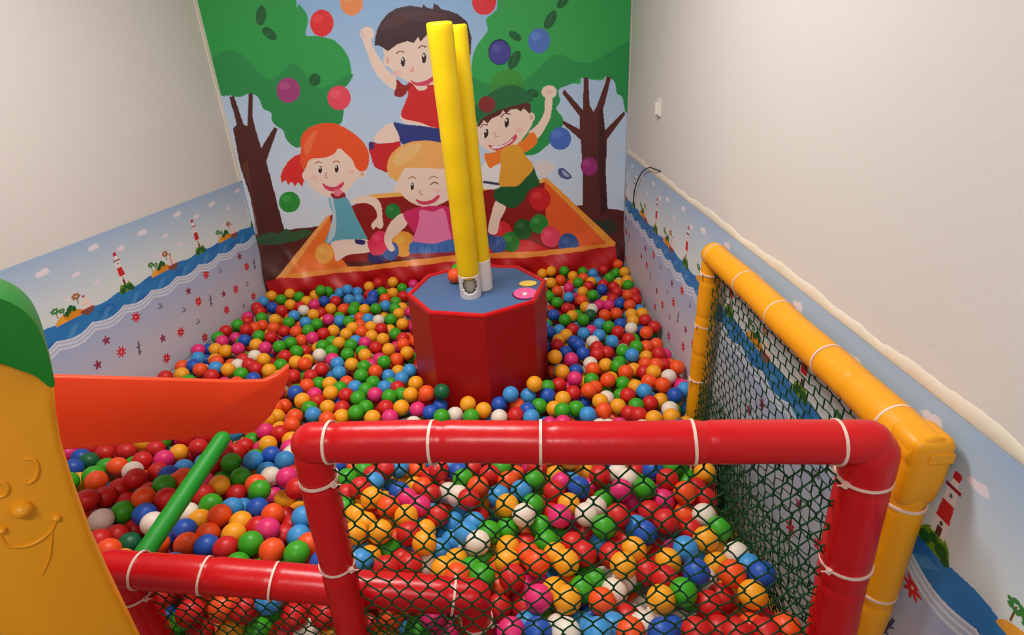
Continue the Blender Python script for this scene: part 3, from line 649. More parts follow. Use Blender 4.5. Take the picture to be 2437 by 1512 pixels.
# ---------------------------------------------------------------- slide: amber side panel, green cap, orange chute
pd = np.array([.78, .625, 0]); pn = np.array([.625, -.78, 0]); PA = np.array([-.72, .74, 1.])
S1 = empty('slide', (-1.1, 1.1, 0), 'plastic toy slide with yellow side panel, green cap and orange chute', 'slide')
def onP(x, y): return onplane(x, y, PA, pn)
edge = [(-330, 905), (-200, 830), (-60, 850), (60, 868), (108, 885), (128, 905), (134, 985), (150, 1077), (180, 1174), (222, 1290), (262, 1380), (326, 1512)]
pp = [onP(*q) for q in edge]; dn = pp[-1]-pp[-2]; pp.append(pp[-1]+dn*(pp[-1][2]/-dn[2])*.985); pp.append(np.array([pp[0][0]-.05, pp[0][1]-.04, .012]))
v, f = slab(pp, -pn, .05); o = bevel(fixn(mk('side_panel', v, f, M['slidey'], S1, smooth=True)), .012, 4)
B = MB()
def bumpy(x, y, rpx, h, sq=1.):
    c = onP(x, y); r = np.linalg.norm(onP(x+rpx, y)-c); V = []; F = []; n = 20; K = 7
    for k in range(K):
        a = k/(K-1)*math.pi/2
        for i in range(n):
            t = 2*math.pi*i/n; V.append(c+r*math.cos(a)*(pd*math.cos(t)+np.array([0, 0, sq])*math.sin(t))+pn*h*math.sin(a))
    for k in range(K-1):
        for i in range(n): F.append((k*n+i, k*n+(i+1) % n, (k+1)*n+(i+1) % n, (k+1)*n+i))
    B.add(V, F)
def ridge(pts, wpx, h=.004):
    P = [onP(*q)+pn*.0005 for q in catmull(pts, 6, closed=False)]; r = wpx/FOC*.9; v, f = tube(P, [r*(.5+.5*math.sin(math.pi*min(1, max(0, i/(len(P)-1)*.9+.05)))) for i in range(len(P))], 10); B.add(v, f)
bumpy(52, 1211, 27, .018); bumpy(134, 1233, 11, .008); bumpy(5, 1262, 12, .008)
ridge([(60, 1092), (80, 1094), (89, 1112), (85, 1136), (68, 1150), (58, 1146)], 5); ridge([(-6, 1148), (10, 1150), (18, 1162), (12, 1178), (-4, 1184)], 5)
ridge([(0, 1275), (20, 1300), (60, 1300), (95, 1286), (122, 1262), (134, 1238)], 4); ridge([(124, 1252), (122, 1290), (116, 1330), (100, 1368)], 3.2)
fixn(B.build('embossed_face', M['slidey'], S1))
cap = [(-300, 800), (-180, 720), (-60, 700), (0, 710), (40, 728), (72, 754), (95, 790), (112, 835), (122, 875), (131, 915), (120, 923), (104, 912), (80, 894), (40, 880), (0, 865), (-60, 845), (-180, 835), (-280, 850)]
A2 = PA+pn*.03
cp_ = [onplane(x, y, A2, pn) for x, y in catmull(cap, 3)]
v, f = slab(cp_, -pn, .11); bevel(fixn(mk('cap', v, f, M['slideg'], S1)), .012, 4)
# chute
cdv = np.array([.6, .5, 0]); cdv /= np.linalg.norm(cdv); cn = np.array([cdv[1], -cdv[0], 0]); CA = np.array([-.79, 1.76, 1.])
def onC(x, y): return onplane(x, y, CA, cn)
top = [onC(x, y) for x, y in ((130, 896), (350, 902), (560, 908), (630, 906), (660, 893), (690, 868))]; end = [onC(x, y) for x, y in ((690, 895), (676, 935), (646, 990), (606, 1030))]; bot = [onC(x, y) for x, y in ((400, 1050), (150, 1072))]
lt = top[0]-cdv*.45+np.array([0, 0, .20]); lbm = bot[-1]-cdv*.45+np.array([0, 0, .20])
out = [lt]+top+end+bot+[lbm]
v, f = slab(out, -cn, .022); bevel(fixn(mk('chute_side', v, f, M['slideo'], S1)), .006, 3)
out2 = [p-cn*.27-np.array([0, 0, .13 if i < 4 else 0.]) for i, p in enumerate([lt]+top[:3]+[bot[0]+cdv*.1, bot[0], bot[1], lbm])]
v, f = slab(out2, -cn, .022); bevel(fixn(mk('chute_side', v, f, M['slideo'], S1)), .006, 3)
bl = [lbm, bot[1], bot[0], end[3]-np.array([0, 0, 0])]; V = []; F = []
prof = [(p+np.array([0, 0, .02])) for p in bl]+[end[3]+cdv*.03+np.array([0, 0, .018])]
for p in prof:
    for w_ in (-.02, -.27):
        V.append(p+cn*w_); V.append(p+cn*w_-np.array([0, 0, .015]))
for i in range(len(prof)-1):
    a = i*4; b = a+4; F += [(a, b, b+2, a+2), (a+1, a+3, b+3, b+1), (a, a+1, b+1, b), (a+2, b+2, b+3, a+3)]
F += [(0, 2, 3, 1), (len(V)-4, len(V)-3, len(V)-1, len(V)-2)]
fixn(mk('chute_bed', V, F, M['slideo'], S1, smooth=False))
# landing that joins panel and chute, hidden behind the side panel
zl = lbm[2]; P1 = onP(50, 1010)-pn*.05; L4 = [P1, P1-pd*.42, lbm-cn*.30-cdv*.16, lbm-cn*.30+cdv*.03, lbm+cn*.0+cdv*.03]
v, f = slab([np.array([q_[0], q_[1], zl-.028]) for q_ in L4], (0, 0, 1), .05); bevel(fixn(mk('landing', v, f, M['slideo'], S1, smooth=False)), .01)
v, f = boxv((lbm[0]-.13, lbm[1]-.30, lbm[2]/2-.03), (.12, .12, lbm[2]/2-.03), np.array([pd, -pn, [0, 0, 1]])); bevel(mk('step_block', v, f, M['slidey'], S1, smooth=False), .01)

# ---------------------------------------------------------------- octagonal padded box with two poles
zt = CAMH-1.0; OC = np.array([-.160, 2.503]); OR = .329; OA = .122; 
oct_ = lambda r, z, c=OC: [np.array([c[0]+r*math.cos(OA+k*math.pi/4), c[1]+r*math.sin(OA+k*math.pi/4), z]) for k in range(8)]
O1 = empty('octagonal_box', (OC[0], OC[1], 0), 'red octagonal padded box with a blue top in the middle of balls', 'padded box')
def ringmesh(rs):
    V = []; F = []
    for r, z in rs: V += oct_(r, z)
    for i in range(len(rs)-1):
        for k in range(8): F.append((i*8+k, i*8+(k+1) % 8, (i+1)*8+(k+1) % 8, (i+1)*8+k))
    return V, F
v, f = ringmesh([(OR-.004, .0), (OR, .02), (OR, zt-.022), (OR-.004, zt-.012), (OR-.004, zt-.010)]); f.append(tuple(reversed(range(8)))); f.append(tuple(range(len(v)-8, len(v))))
mk('body', v, f, M['redbox'], O1, smooth=False)
v, f = ringmesh([(OR+.001, zt-.014), (OR+.003, zt-.004), (OR, zt+.004), (OR-.008, zt+.007), (OR-.018, zt+.004), (OR-.022, zt-.004), (OR-.022, zt-.012)]); n = len(v)
fixn(mk('rim', v, f, M['redv'], O1, smooth=False))
v = oct_(OR-.020, zt-.003)+oct_(OR-.020, zt-.011); f = [tuple(range(8)), tuple(reversed(range(8, 16)))]+[(k, k+8, (k+1) % 8+8, (k+1) % 8) for k in range(8)]
fixn(mk('top_mat', v, f, M['bluev'], O1, smooth=False))
# olive side pad on the right-hand face
a, b = oct_(OR+.003, 0)[0], oct_(OR+.003, 0)[7]; m_ = (a+b)/2; dd = (b-a)/np.linalg.norm(b-a); nn = np.array([-dd[1], dd[0], 0]); nn = nn if nn@(m_-np.array([OC[0], OC[1], 0])) > 0 else -nn
a, b = oct_(OR+.003, 0)[0], oct_(OR+.003, 0)[1]; m_ = (a+b)/2; dd = (b-a)/np.linalg.norm(b-a); nn = np.array([dd[1], -dd[0], 0]); nn = nn if nn@(m_-np.array([OC[0], OC[1], 0])) > 0 else -nn
out = [np.array([m_[0], m_[1], zt-.24])+dd*.10*math.cos(t)+np.array([0, 0, .14*math.sin(t)]) for t in np.linspace(0, 2*math.pi, 28, endpoint=False)]
v, f = slab(out, nn, .012); bevel(fixn(mk('side_pad', v, f, M['olive'], O1)), .005)
# felt flower stitched to the top
def disc(name, cx, cy, rx, ry, z, th, mat, rot=0.):
    P = [np.array([cx+rx*math.cos(t)*math.cos(rot)-ry*math.sin(t)*math.sin(rot), cy+rx*math.cos(t)*math.sin(rot)+ry*math.sin(t)*math.cos(rot), z]) for t in np.linspace(0, 2*math.pi, 32, endpoint=False)]
    v, f = slab(P, (0, 0, 1), th); return fixn(mk(name, v, f, mat, O1, smooth=False))
c1 = atz(1248, 699, -1.0); c2 = atz(1257, 679, -1.0)
disc('flower_rim', c1[0], c1[1], .056, .068, zt-.003, .002, M['purple']); disc('flower_disc', c1[0]+.004, c1[1]+.004, .054, .064, zt-.001, .003, M['pink']); disc('leaf_disc', c2[0], c2[1]+.02, .042, .034, zt-.001, .004, M['yfelt'])
c3 = atz(1249, 697, -.99); disc('button', c3[0], c3[1], .011, .013, zt+.002, .004, M['white'])
def pole(bx, tx, zb_, rad, sleeve_h, label, hole):
    base = np.array([bx[0], bx[1], zb_]); topp = np.asarray(tx, float); d, u, v = frame(topp-base)
    r = empty('foam_pole', base, label, 'pole')
    V = []; F = []; n = 40; K = 26; rs = rad*1.02; camdir = np.array([0, 0, CAMH])-base; camdir -= d*(camdir@d); camdir /= np.linalg.norm(camdir); side = np.cross(d, camdir)
    H = sleeve_h; idx = {}
    for lay, rr in ((0, rs), (1, rs*.86)):
        for k in range(K+1):
            for i in range(n):
                a = 2*math.pi*i/n; idx[lay, k, i] = len(V); V.append(base+d*H*k/K+rr*(math.cos(a)*camdir+math.sin(a)*side))
    def open_(k, i):
        a = (2*math.pi*(i+.5)/n+math.pi) % (2*math.pi)-math.pi; s = (k+.5)/K
        return hole and (a/.78)**2+((s-.62)/.36)**2 < 1
    for k in range(K):
        for i in range(n):
            j = (i+1) % n
            if not open_(k, i):
                F.append((idx[0, k, i], idx[0, k, j], idx[0, k+1, j], idx[0, k+1, i])); F.append((idx[1, k, i], idx[1, k+1, i], idx[1, k+1, j], idx[1, k, j]))
            else:
                for (dk, di, e1, e2) in ((0, -1, (k, i), (k+1, i)), (0, 1, (k, j), (k+1, j)), (-1, 0, (k, i), (k, j)), (1, 0, (k+1, i), (k+1, j))):
                    if not open_(k+dk, (i+di) % n): F.append((idx[0, e1[0], e1[1]], idx[0, e2[0], e2[1]], idx[1, e2[0], e2[1]], idx[1, e1[0], e1[1]]))
    for k in (0, K):
        for i in range(n): j = (i+1) % n; F.append((idx[0, k, i], idx[0, k, j], idx[1, k, j], idx[1, k, i]))
    fixn(mk('socket', V, F, M['white'], r))
    v1, f1 = tube([base+d*.002, base+d*(H-.01)], rs*.62, 28, rnd=False); mk('core', v1, f1, M['pvcin'], r)
    P = [base+d*(H*.86+(np.linalg.norm(topp-base)-H*.86)*t) for t in np.linspace(0, 1, 40)]
    v2, f2 = tube(P, [rad*(1+.012*math.sin(k*.9)) for k in range(40)], 36, rnd=False); o = mk('sleeve', v2, f2, M['yelp'], r); bevel(o, .008, 3, 50)
pole(atz(1121, 703, -1.0), atd(1045, 52, 2.03), zt, .0475, .115, 'tall yellow foam pole with a hole in its white socket, nearer one', True)
b2 = atz(1151, 686, -1.0); pole(b2, atd(1084, 58, 2.16), zt, .043, .15, 'tall yellow foam pole half hidden behind the other pole', False)

# ---------------------------------------------------------------- the balls
RB = .0365
TR = []                                                    # traced balls: photo x, y, colour
def T(x0, y0, s, txt, keep=lambda x, y: True):
    for q in txt.split(';'):
        q = q.strip()
        if not q: continue
        x, y, c = q.split(','); X = x0+float(x)/s; Y = y0+float(y)/s
        if keep(X, Y): TR.append((X, Y, c.strip()))
T(440, 660, 5.04, "1040,225,Y;1155,185,B;1155,270,G;1260,200,Y;1370,235,G;940,295,B;1050,365,D;1265,330,Y;1425,400,W;1460,290,Y;900,415,R;920,490,G;1080,510,Y;1160,400,R;1310,465,B;1245,545,G;1450,545,B;930,580,O;1065,610,O;735,630,R;835,610,O;1190,650,R;1335,655,O;1480,640,G;890,710,G;1030,720,R;720,760,D;855,810,Y;965,850,P;640,860,P;1270,790,G;1135,835,G;1400,760,O;1340,895,G;1440,890,R;1200,950,R;840,950,W;700,990,R;945,990,Y;635,1060,W;1150,1060,G;185,1110,O;370,1090,B;520,1110,Y;675,1165,G;850,1100,R;1010,1120,Y;770,1050,R;1330,1020,Y;1300,1190,R;320,1185,R;1440,1040,O")
T(700, 640, 5.04, "250,320,Y;320,260,G;410,275,G;520,245,Y;550,290,B;640,250,B;760,215,P;900,215,Y;1010,170,R;1185,160,Y;1315,135,Y;1430,190,P;1295,235,G;1050,280,G;1185,290,Y;860,270,B;760,280,B;660,370,B;770,370,B;930,380,D;950,320,D;1090,360,O;1310,330,R;360,390,D;240,430,P;495,390,R;440,480,Y;590,490,O;710,500,G;845,490,Y;980,480,G;1095,445,B;1220,400,G;1210,480,G;1295,470,Y;230,550,Y;320,530,R;1255,540,Y;275,665,G;410,610,P;550,625,B;655,635,G;790,590,O;885,605,B;1015,620,W;1160,610,G;1300,665,Y;790,680,O;920,700,Y;1045,720,R;470,745,Y;625,785,Y;810,760,O;700,710,Y;1215,785,G;350,780,R;220,830,P;930,810,Y;1065,845,Y;450,880,G;340,930,G;540,890,Y;680,920,G;740,870,B;850,890,P;980,950,R;1135,970,Y;1310,910,O;1355,1010,Y;850,1040,Y;640,1030,G;305,1035,W;450,990,G;460,1090,P;520,1140,B;540,1250,B;690,1150,Y;1080,1120,G;1230,1090,O;840,1180,G;805,1285,G;975,1235,O;1385,1225,B;1250,1235,Y;1130,1290,B;1290,1320,B;330,1210,R;200,1290,R")
T(600, 860, 8.123, "1080,260,R;1290,440,G;1500,440,Y;1060,480,O;840,610,D;970,760,Y;1210,650,P;1520,620,Y;1700,530,G;1830,420,O;1990,510,B;1820,660,R;2200,560,G;2340,420,G;2380,650,P;630,870,O;290,1120,Y;480,1080,Y;830,1080,O;1110,920,G;1180,1040,B;1460,900,Y;1740,910,R;1260,780,R;2050,720,G;2200,900,G;2010,1000,G;1730,1080,Y;2330,1100,Y;1450,1130,O;450,900,O")
T(880, 860, 8.123, "890,430,Y;290,510,B;410,450,G;540,520,R;380,690,G;610,650,G;790,650,Y;1100,620,O;1120,720,R;310,900,R;610,900,Y;930,940,P;390,1090,P;1390,590,T;1700,560,B;1360,870,D;1180,1000,D;1390,1080,G;1900,830,Y;1650,1040,W;1960,1080,G;2200,950,Y")
T(1160, 860, 8.123, "450,640,B;790,670,B;230,840,D;230,1090,W;580,870,O;550,1050,R;780,950,D;850,1090,B;1000,870,G;1160,670,D;910,440,Y;1160,510,G;1180,250,O;1450,210,Y;1380,460,R;1690,340,P;1660,620,R;1460,730,Y;1960,570,O;2080,520,O;2010,370,G;2040,160,O;2290,80,Y;2330,370,O;1290,920,Y;1450,960,G;1720,920,G;1940,1040,B;2180,780,Y;2300,720,W;2250,960,O")
T(1280, 600, 5.04, "160,230,Y;55,260,Y;300,170,B;315,230,G;410,160,R;530,140,D;660,260,B;700,110,R;790,215,R;840,105,B;960,150,O;930,90,R;1040,240,Y;1070,340,Y;1080,400,G;540,240,G;420,290,Y;545,310,O;485,370,G;270,335,O;160,370,Y;370,430,P;235,470,O;610,410,R;640,360,Y;860,310,G;770,450,D;910,420,R;950,480,R;540,480,Y;530,580,O;660,520,G;370,545,B;230,610,G;350,680,R;1080,520,O;1160,490,R;1180,570,R;1100,640,O;900,570,R;980,620,D;850,640,P;740,640,P;650,690,W;630,760,T;940,740,O;800,760,O;1120,750,Y;1250,740,Y;1290,820,R;190,760,D;410,770,Y;325,815,G;545,815,G;740,870,B;850,900,G;985,870,D;1140,830,Y;1120,920,W;1300,970,O;420,930,R;550,980,B;640,950,P;735,1000,B;340,1000,Y;250,1060,Y;960,960,R;1090,1050,R;430,1080,D;490,1120,D;545,1220,D;660,1080,W;890,1075,B;710,1150,R;830,1210,R;710,1230,R;1020,1190,G;1180,1140,G;1130,1240,B;1300,1140,O;1420,1110,O;230,1120,R;205,1260,Y;400,1290,P;1450,1220,R")
T(1400, 800, 7.2, "500,520,G;640,620,O;780,580,Y;590,820,G;680,1020,R;960,950,B;810,880,Y;980,480,O;1160,500,O;1290,500,R;1120,620,Y;950,620,R;1040,780,O;1280,840,O;1380,700,W;1490,1020,D;1240,1110,Y;1060,1160,R;820,1200,G;510,1210,Y;700,1330,R;870,1360,R;1400,1260,W;1130,1420,Y;1430,1390,Y")
T(150, 1040, 5.04, "650,360,O;310,300,T;120,380,D;400,530,O;1210,270,P;950,290,R;1110,150,R;870,500,R;1140,420,R;680,620,R;970,730,O;1210,580,G;290,760,R;500,720,R;460,1000,W;720,900,G;870,1110,R;1080,1040,W;980,930,D;640,1190,R;1240,740,R;540,1370,O;430,1250,R;800,1290,T;1270,460,D;760,180,R;500,200,R;60,200,P;1380,540,O")
T(430, 980, 4.2, "715,295,G;845,200,P;990,220,R;1110,140,O;870,330,Y;1090,370,P;1110,430,W;1040,490,B;905,440,D;725,490,B;505,510,G;430,420,R;550,410,R;640,350,R;860,600,B;900,650,W;1060,660,P;600,660,G;1040,880,Y;1160,770,R;920,850,P;790,790,G;750,730,O;560,830,R;385,740,Y;235,710,P;220,830,R;300,930,G;390,1040,O;510,970,B;620,970,B;770,970,D;70,1020,W;190,1090,Y;600,1110,Y;530,1230,Y;270,1230,O;40,1190,D;920,1030,O;1050,1060,R;1180,1000,Y;1220,1060,B;770,1160,R;870,1180,P;1110,1150,R;700,1320,G;910,1390,O;1160,1420,G;1180,1250,B;1280,1330,O;60,1330,O;260,1350,D;450,1370,R;1040,1240,R;30,570,B;30,660,O")
T(800, 1090, 5.04, "200,130,O;330,160,G;130,250,G;290,360,R;580,140,R;440,210,R;450,300,B;650,370,B;470,430,B;760,420,D;750,120,B;850,100,B;770,260,Y;970,150,O;1120,230,R;1230,150,R;1370,110,B;940,350,Y;1040,360,O;1310,350,R;1130,440,R;850,500,P;1000,580,P;120,440,R;430,480,Y;320,580,Y;630,590,O;510,680,R;840,700,Y;560,520,Y;1350,420,W;1360,540,W;1350,640,O;1050,780,B;1150,680,B;1220,700,R;240,690,Y;350,790,Y;530,890,Y;230,900,Y;370,990,Y;640,800,Y;740,800,O;870,910,R;1060,880,Y;1220,890,Y;950,940,Y;730,980,O;630,1120,G;1060,1020,Y;900,1110,B;1240,1110,B;1220,970,B;250,1060,Y;280,1140,B;300,1250,B;400,1200,Y;790,1230,R;880,1290,R;600,1330,R;1070,1290,W;1290,1340,Y;100,600,G;1390,1000,B")
T(1080, 1090, 5.04, "60,170,D;110,260,G;220,140,R;430,210,R;570,130,G;640,170,Y;740,210,O;650,290,O;570,340,B;700,360,B;810,400,B;960,280,G;850,490,G;1000,120,R;1210,210,Y;1300,300,P;1410,300,B;1210,410,R;1160,470,G;1130,400,Y;1380,560,Y;290,350,O;430,440,Y;300,570,Y;220,540,R;110,420,G;50,460,W;180,500,R;90,690,B;210,670,Y;540,460,B;640,570,Y;490,690,O;840,690,W;950,570,G;1060,580,R;1180,670,R;1270,700,P;1380,800,P;640,760,R;740,780,Y;300,730,R;370,760,B;240,790,B;150,910,B;310,840,G;420,900,G;540,920,G;640,860,G;850,920,O;1050,830,G;940,770,Y;1210,920,G;1110,1010,G;1300,1010,G;1430,1040,R;290,1020,W;370,990,G;180,1120,W;510,1140,Y;650,970,G;650,1080,Y;990,1030,R;870,1050,R;880,1160,O;1000,1260,O;1220,1170,Y;1350,1260,Y;350,1240,G;200,1350,G;340,1430,G;640,1240,Y;530,1330,O;860,1360,R;700,1440,R;1190,1390,B;1090,1430,B;980,1480,P;30,1240,Y;40,1430,O;0,780,B")
T(1360, 1090, 5.04, "160,180,Y;340,220,R;340,310,P;560,190,W;670,260,W;770,180,R;860,170,R;980,150,D;970,220,G;1150,260,R;90,360,D;160,460,R;230,370,P;600,390,P;790,310,G;880,370,G;460,440,G;380,520,G;730,520,P;980,440,P;1100,510,P;1220,480,R;1020,350,R;180,680,W;290,600,W;310,770,W;560,690,R;940,650,R;700,760,R;390,830,G;160,920,R;550,920,O;350,1040,B;150,1150,R;350,1250,R;530,1110,R;660,1020,R;780,830,B;880,900,D;1130,760,R;1120,1020,R;750,1100,Y;870,1160,Y;750,1230,Y;620,1290,Y;910,1370,R;1000,1110,R;1050,1220,R;1160,1240,Y;1250,1330,Y;1260,1400,R;1120,1450,R;480,1170,R;510,1400,W;150,1370,W;170,1430,G;280,1480,G;720,1450,G;630,1460,W;390,1460,W;1230,1120,P")
T(1620, 1090, 5.04, "80,180,G;170,250,G;80,310,G;290,180,Y;280,300,R;180,370,R;400,370,O;290,490,R;50,420,O;50,600,R;40,680,O;280,690,W;340,740,W;210,800,R;470,650,Y;600,720,O;460,850,G;590,920,G;420,930,Y;300,980,Y;40,850,R;120,870,R;200,940,R;60,1090,B;140,1040,B;420,1110,Y;630,1040,W;760,1110,W;670,1160,W;570,1230,Y;190,1220,B;430,1280,Y;370,1380,W;530,1410,W;620,1390,O;820,1310,B;970,1400,D;190,1380,D;90,1460,R;270,1450,W")
T(1090, 1342, 8.123, "780,480,O;790,830,R;1050,1000,R;1330,490,P;1560,680,P;1300,830,R;1870,530,Y;2110,700,Y;1880,870,Y;1100,680,R;1600,1050,G;1340,1200,B;1540,1330,D;2080,1020,R;2250,1050,D;1750,1220,G;1920,1260,W;2090,1340,W;2400,880,B;2400,1230,B;860,1200,P;1030,1330,P;2110,430,O;2400,500,G")
T(1370, 1342, 8.123, "750,540,W;510,740,O;720,900,O;1080,740,O;460,1050,R;310,1060,D;720,1230,B;420,1340,B;1000,1060,R;1340,870,W;1610,1030,W;1310,1210,W;1070,1340,O;1160,1040,W;1650,690,Y;1560,790,W;1880,860,Y;1900,1120,O;1870,1290,D;1680,1350,D;2080,850,G;2230,650,G;2080,550,G;1900,480,R;2190,1090,W;2050,1180,W;2200,1290,W;2330,1340,R")
T(1650, 1342, 8.123, "360,450,W;960,440,Y;660,570,Y;540,650,R;940,780,Y;1290,580,O;1150,600,Y;1540,740,R;300,800,R;580,950,R;290,1090,R;1180,940,O;1330,900,R;920,1110,O;1140,1250,O;1480,1080,W;1350,1120,R;1620,1110,O;1820,1010,O;1790,1250,O;2060,1130,R;2060,1360,R;220,1240,O;100,1170,W;500,1290,R;700,1200,R;1400,1350,R;850,1360,R")
T(340, 1362, 9.748, "370,600,R;700,540,R;1220,600,R;1610,650,O;1380,880,R;1850,850,O;1670,1050,R;2080,700,Y;2080,1000,O;2050,1330,Y;550,1090,D;880,1200,G;1420,1180,O;1850,520,D;1100,950,R;1330,1420,R;1750,1370,O")
T(560, 1382, 9.373, "430,560,R;200,650,R;250,900,R;980,690,G;520,1130,G;750,440,B;1440,720,O;1660,600,R;1320,800,R;1480,940,R;1720,850,O;2000,790,R;2090,650,O;2040,1040,O;2170,930,R;1600,1170,W;1200,1080,R;1050,1190,R;80,1080,O;2230,1190,Y")
T(850, 1382, 9.373, "520,900,Y;750,800,O;900,760,Y;1060,1010,B;1190,930,B;850,1110,B;1100,1160,B;1400,800,O;1530,830,R;1700,790,P;1960,890,P;1720,1040,P;2020,1180,P;2270,1060,Y;320,980,R;1350,1110,G;650,1190,Y")

def surf(y):                                               # height of the top layer's centres, by distance from the camera
    t = min(1, max(0, (y-1.45)/.65)); t = t*t*(3-2*t); return CAMH-1.305-.125*t
camp = np.array([0, 0, CAMH])
class Cells:
    def __init__(s, h): s.h = h; s.d = {}
    def key(s, p): return tuple(int(math.floor(c/s.h)) for c in p)
    def add(s, p, i): s.d.setdefault(s.key(p), []).append((p, i))
    def near(s, p, r):
        k = s.key(p); m = int(math.ceil(r/s.h))
        for a in range(-m, m+1):
            for b in range(-m, m+1):
                for c in range(-m, m+1):
                    for q in s.d.get((k[0]+a, k[1]+b, k[2]+c), ()):
                        if (q[0][0]-p[0])**2+(q[0][1]-p[1])**2+(q[0][2]-p[2])**2 < r*r: yield q
SEGS = []                                                  # things the balls must clear: (a, b, radius)
for i_ in (ir, il, irp, iy, inp, ifp, ig, ip): SEGS.append(i_)
SEGS.append((gl+np.array([.03, 0, -.03]), glb, .04)); SEGS.append((ga, gb, .022))
def segd(p, a, b):
    d = b-a; t = min(1, max(0, (p-a)@d/(d@d))); return np.linalg.norm(p-a-d*t)
GE = (gr-gl)/np.linalg.norm((gr-gl)[:2])
def free(p, tol=.0):
    x, y, z = p
    if x > RX-.006-RB or z < RB: return False
    if (x-lwx(y))/1.0127 < RB+.006: return False
    wy = LW0[1]+(x-LW0[0])*(BW1[1]-LW0[1])/(BW1[0]-LW0[0])
    if y > wy-RB-.09: return False
    fy = tl[1]+(x-tl[0])*(tr[1]-tl[1])/(tr[0]-tl[0])+RB+.01        # behind the tall net
    gy = gl[1]+(x-gl[0])*(gr[1]-gl[1])/(gr[0]-gl[0])+RB+.012
    if x < gr[0]+.08: fy = max(fy, gy)
    if y < fy: return False
    if y < yf[1]+.05:
        if yn[1]-.05 < y < yf[1] and x > YX-.02-abs(nbulge(y-yn[1], zavg-z))-RB: return False
        if x > YX-RB-.03: return False
    if z < zt+.02:                                                # octagon (apothem test)
        q = np.array([x, y])-OC; r = max(q@np.array([math.cos(OA+math.pi/8+k*math.pi/4), math.sin(OA+math.pi/8+k*math.pi/4)]) for k in range(8))
        if r < OR*math.cos(math.pi/8)+RB+.014: return False
    for a, b, r in SEGS:
        if segd(p, a, b) < r+RB+.003: return False
    # chute volume
    s = (p-CA)@cn
    if -.30-RB < s < RB+.004:
        al = (p-bot[-1])@cdv; Lc = (end[3]-bot[-1])@cdv
        if al < Lc+.05+RB*.5:
            zb_ = bot[-1][2]+(end[3][2]-bot[-1][2])*al/Lc
            if z > zb_-RB-.006: return False
    return True
order = sorted(TR, key=lambda t: -t[1]); grid = Cells(.08); placed = []
def dedupe(o):
    out = []
    for x, y, c in o:
        if any((x-a)**2+(y-b)**2 < 9**2 for a, b, _ in out[-60:]): continue
        out.append((x, y, c))
    return out
order = dedupe(order); lost = 0; why = {}
for x, y, c in order:
    d = ray(x, y); d = d/np.linalg.norm(d)
    t = 1.
    for _ in range(30):
        p = camp+d*t; t += (surf(p[1])-p[2])/d[2]*.7
    t -= .012; done = None; t0 = t
    steps = np.arange(0, .26, .003)
    if not free(camp+d*t0): steps = np.concatenate([-np.arange(0, .13, .003), steps])
    for st_ in steps:
        t = t0+st_; p = camp+d*t
        if free(p) and not any(True for _ in grid.near(p, 2*RB-.005)): done = p; break
    if done is None: lost += 1; continue
    grid.add(done, len(placed)); placed.append((done, c, x, y))
# two balls resting on the box behind the poles
boxballs = [(np.array([*atz(1083, 655, -1.0+RB)[:2], zt-.003+RB]), 'O', 'orange ball resting on the blue box top beside the yellow poles'),]
pb = boxballs[0][0]+np.array([.012, .075, .0]); boxballs.append((pb, 'G', 'green ball on the box rim, behind the orange ball beside the poles'))
# untraced balls: a packed heap under and around the traced ones
fill = []; ptr, dep = proj(np.array([q[0] for q in placed])); rpx = RB*FOC/dep
keys = list('RROOYYYGGBBDWPP')
def visible_clash(p):
    (q,), dd = proj(p[None]); m = (dep > dd[0]-.0) & (np.abs(ptr[:, 0]-q[0]) < 60) & (np.abs(ptr[:, 1]-q[1]) < 60)
    if not m.any(): return False
    ds = np.hypot(ptr[m, 0]-q[0], ptr[m, 1]-q[1]); return bool((ds < rpx[m]*.55+RB*FOC/dd[0]*.8).any())
for zoff in (0, -.03, -.055, -.085, -.12):
    for _ in range(9000 if zoff > -.05 else 7000):
        x = rng.uniform(-2.05, .8); y = rng.uniform(.93, 3.85); z = surf(y)+zoff+rng.uniform(-.012, .006)
        p = np.array([x, y, z])
        if not free(p) or any(True for _ in grid.near(p, 2*RB-.001)): continue
        if zoff > -.1 and visible_clash(p): continue
        grid.add(p, -1); fill.append((p, keys[rng.integers(len(keys))]))
print('traced', len(TR), 'placed', len(placed), 'lost', lost, 'fill', len(fill))

def ico(sub):
    bm = bmesh.new(); bmesh.ops.create_icosphere(bm, subdivisions=sub, radius=RB)
    V = np.array([v.co[:] for v in bm.verts]); F = [tuple(v.index for v in f.verts) for f in bm.faces]; bm.free(); return V, F
def ballmesh(c, sub=4):
    V, F = ico(sub)
    me = bpy.data.meshes.new('ball_'+BALLN[c].replace(' ', '_')); me.from_pydata([tuple(v) for v in V], [], F)
    me.polygons.foreach_set('use_smooth', [True]*len(F)); me.materials.append(BM[c]); me.update(); return me
BMESH = {c: ballmesh(c) for c in BALLC}
# which 300 show largest: nearest of the traced ones, those hardly hidden first
P_ = np.array([q[0] for q in placed]); px_, dp_ = proj(P_); rad_ = RB*FOC/dp_
OCC = [((700, 1000), (2120, 1108)), ]
def shown(i):
    x, y = px_[i]; s = 0
    for k in range(12):
        for m in (.35, .8):
            a = k*math.pi/6; qx = x+rad_[i]*m*math.cos(a); qy = y+rad_[i]*m*math.sin(a)
            if not (0 < qx < 2437 and 0 < qy < 1512) or (700 < qx < 2120 and 1000 < qy < 1108): continue
            if 300 < qx < 1170 and abs(qy-(1350+(qx-262)*.081)) < 48: continue
            dd = np.hypot(px_[:, 0]-qx, px_[:, 1]-qy)
            if ((dd < rad_) & (dp_ < dp_[i]-.005)).any(): continue
            s += 1
    return s/24*rad_[i]**2
sh = np.array([shown(i) for i in range(len(placed))]); rank = np.argsort(-sh)
NIND = 300-len(boxballs); ind = set(rank[:NIND].tolist())
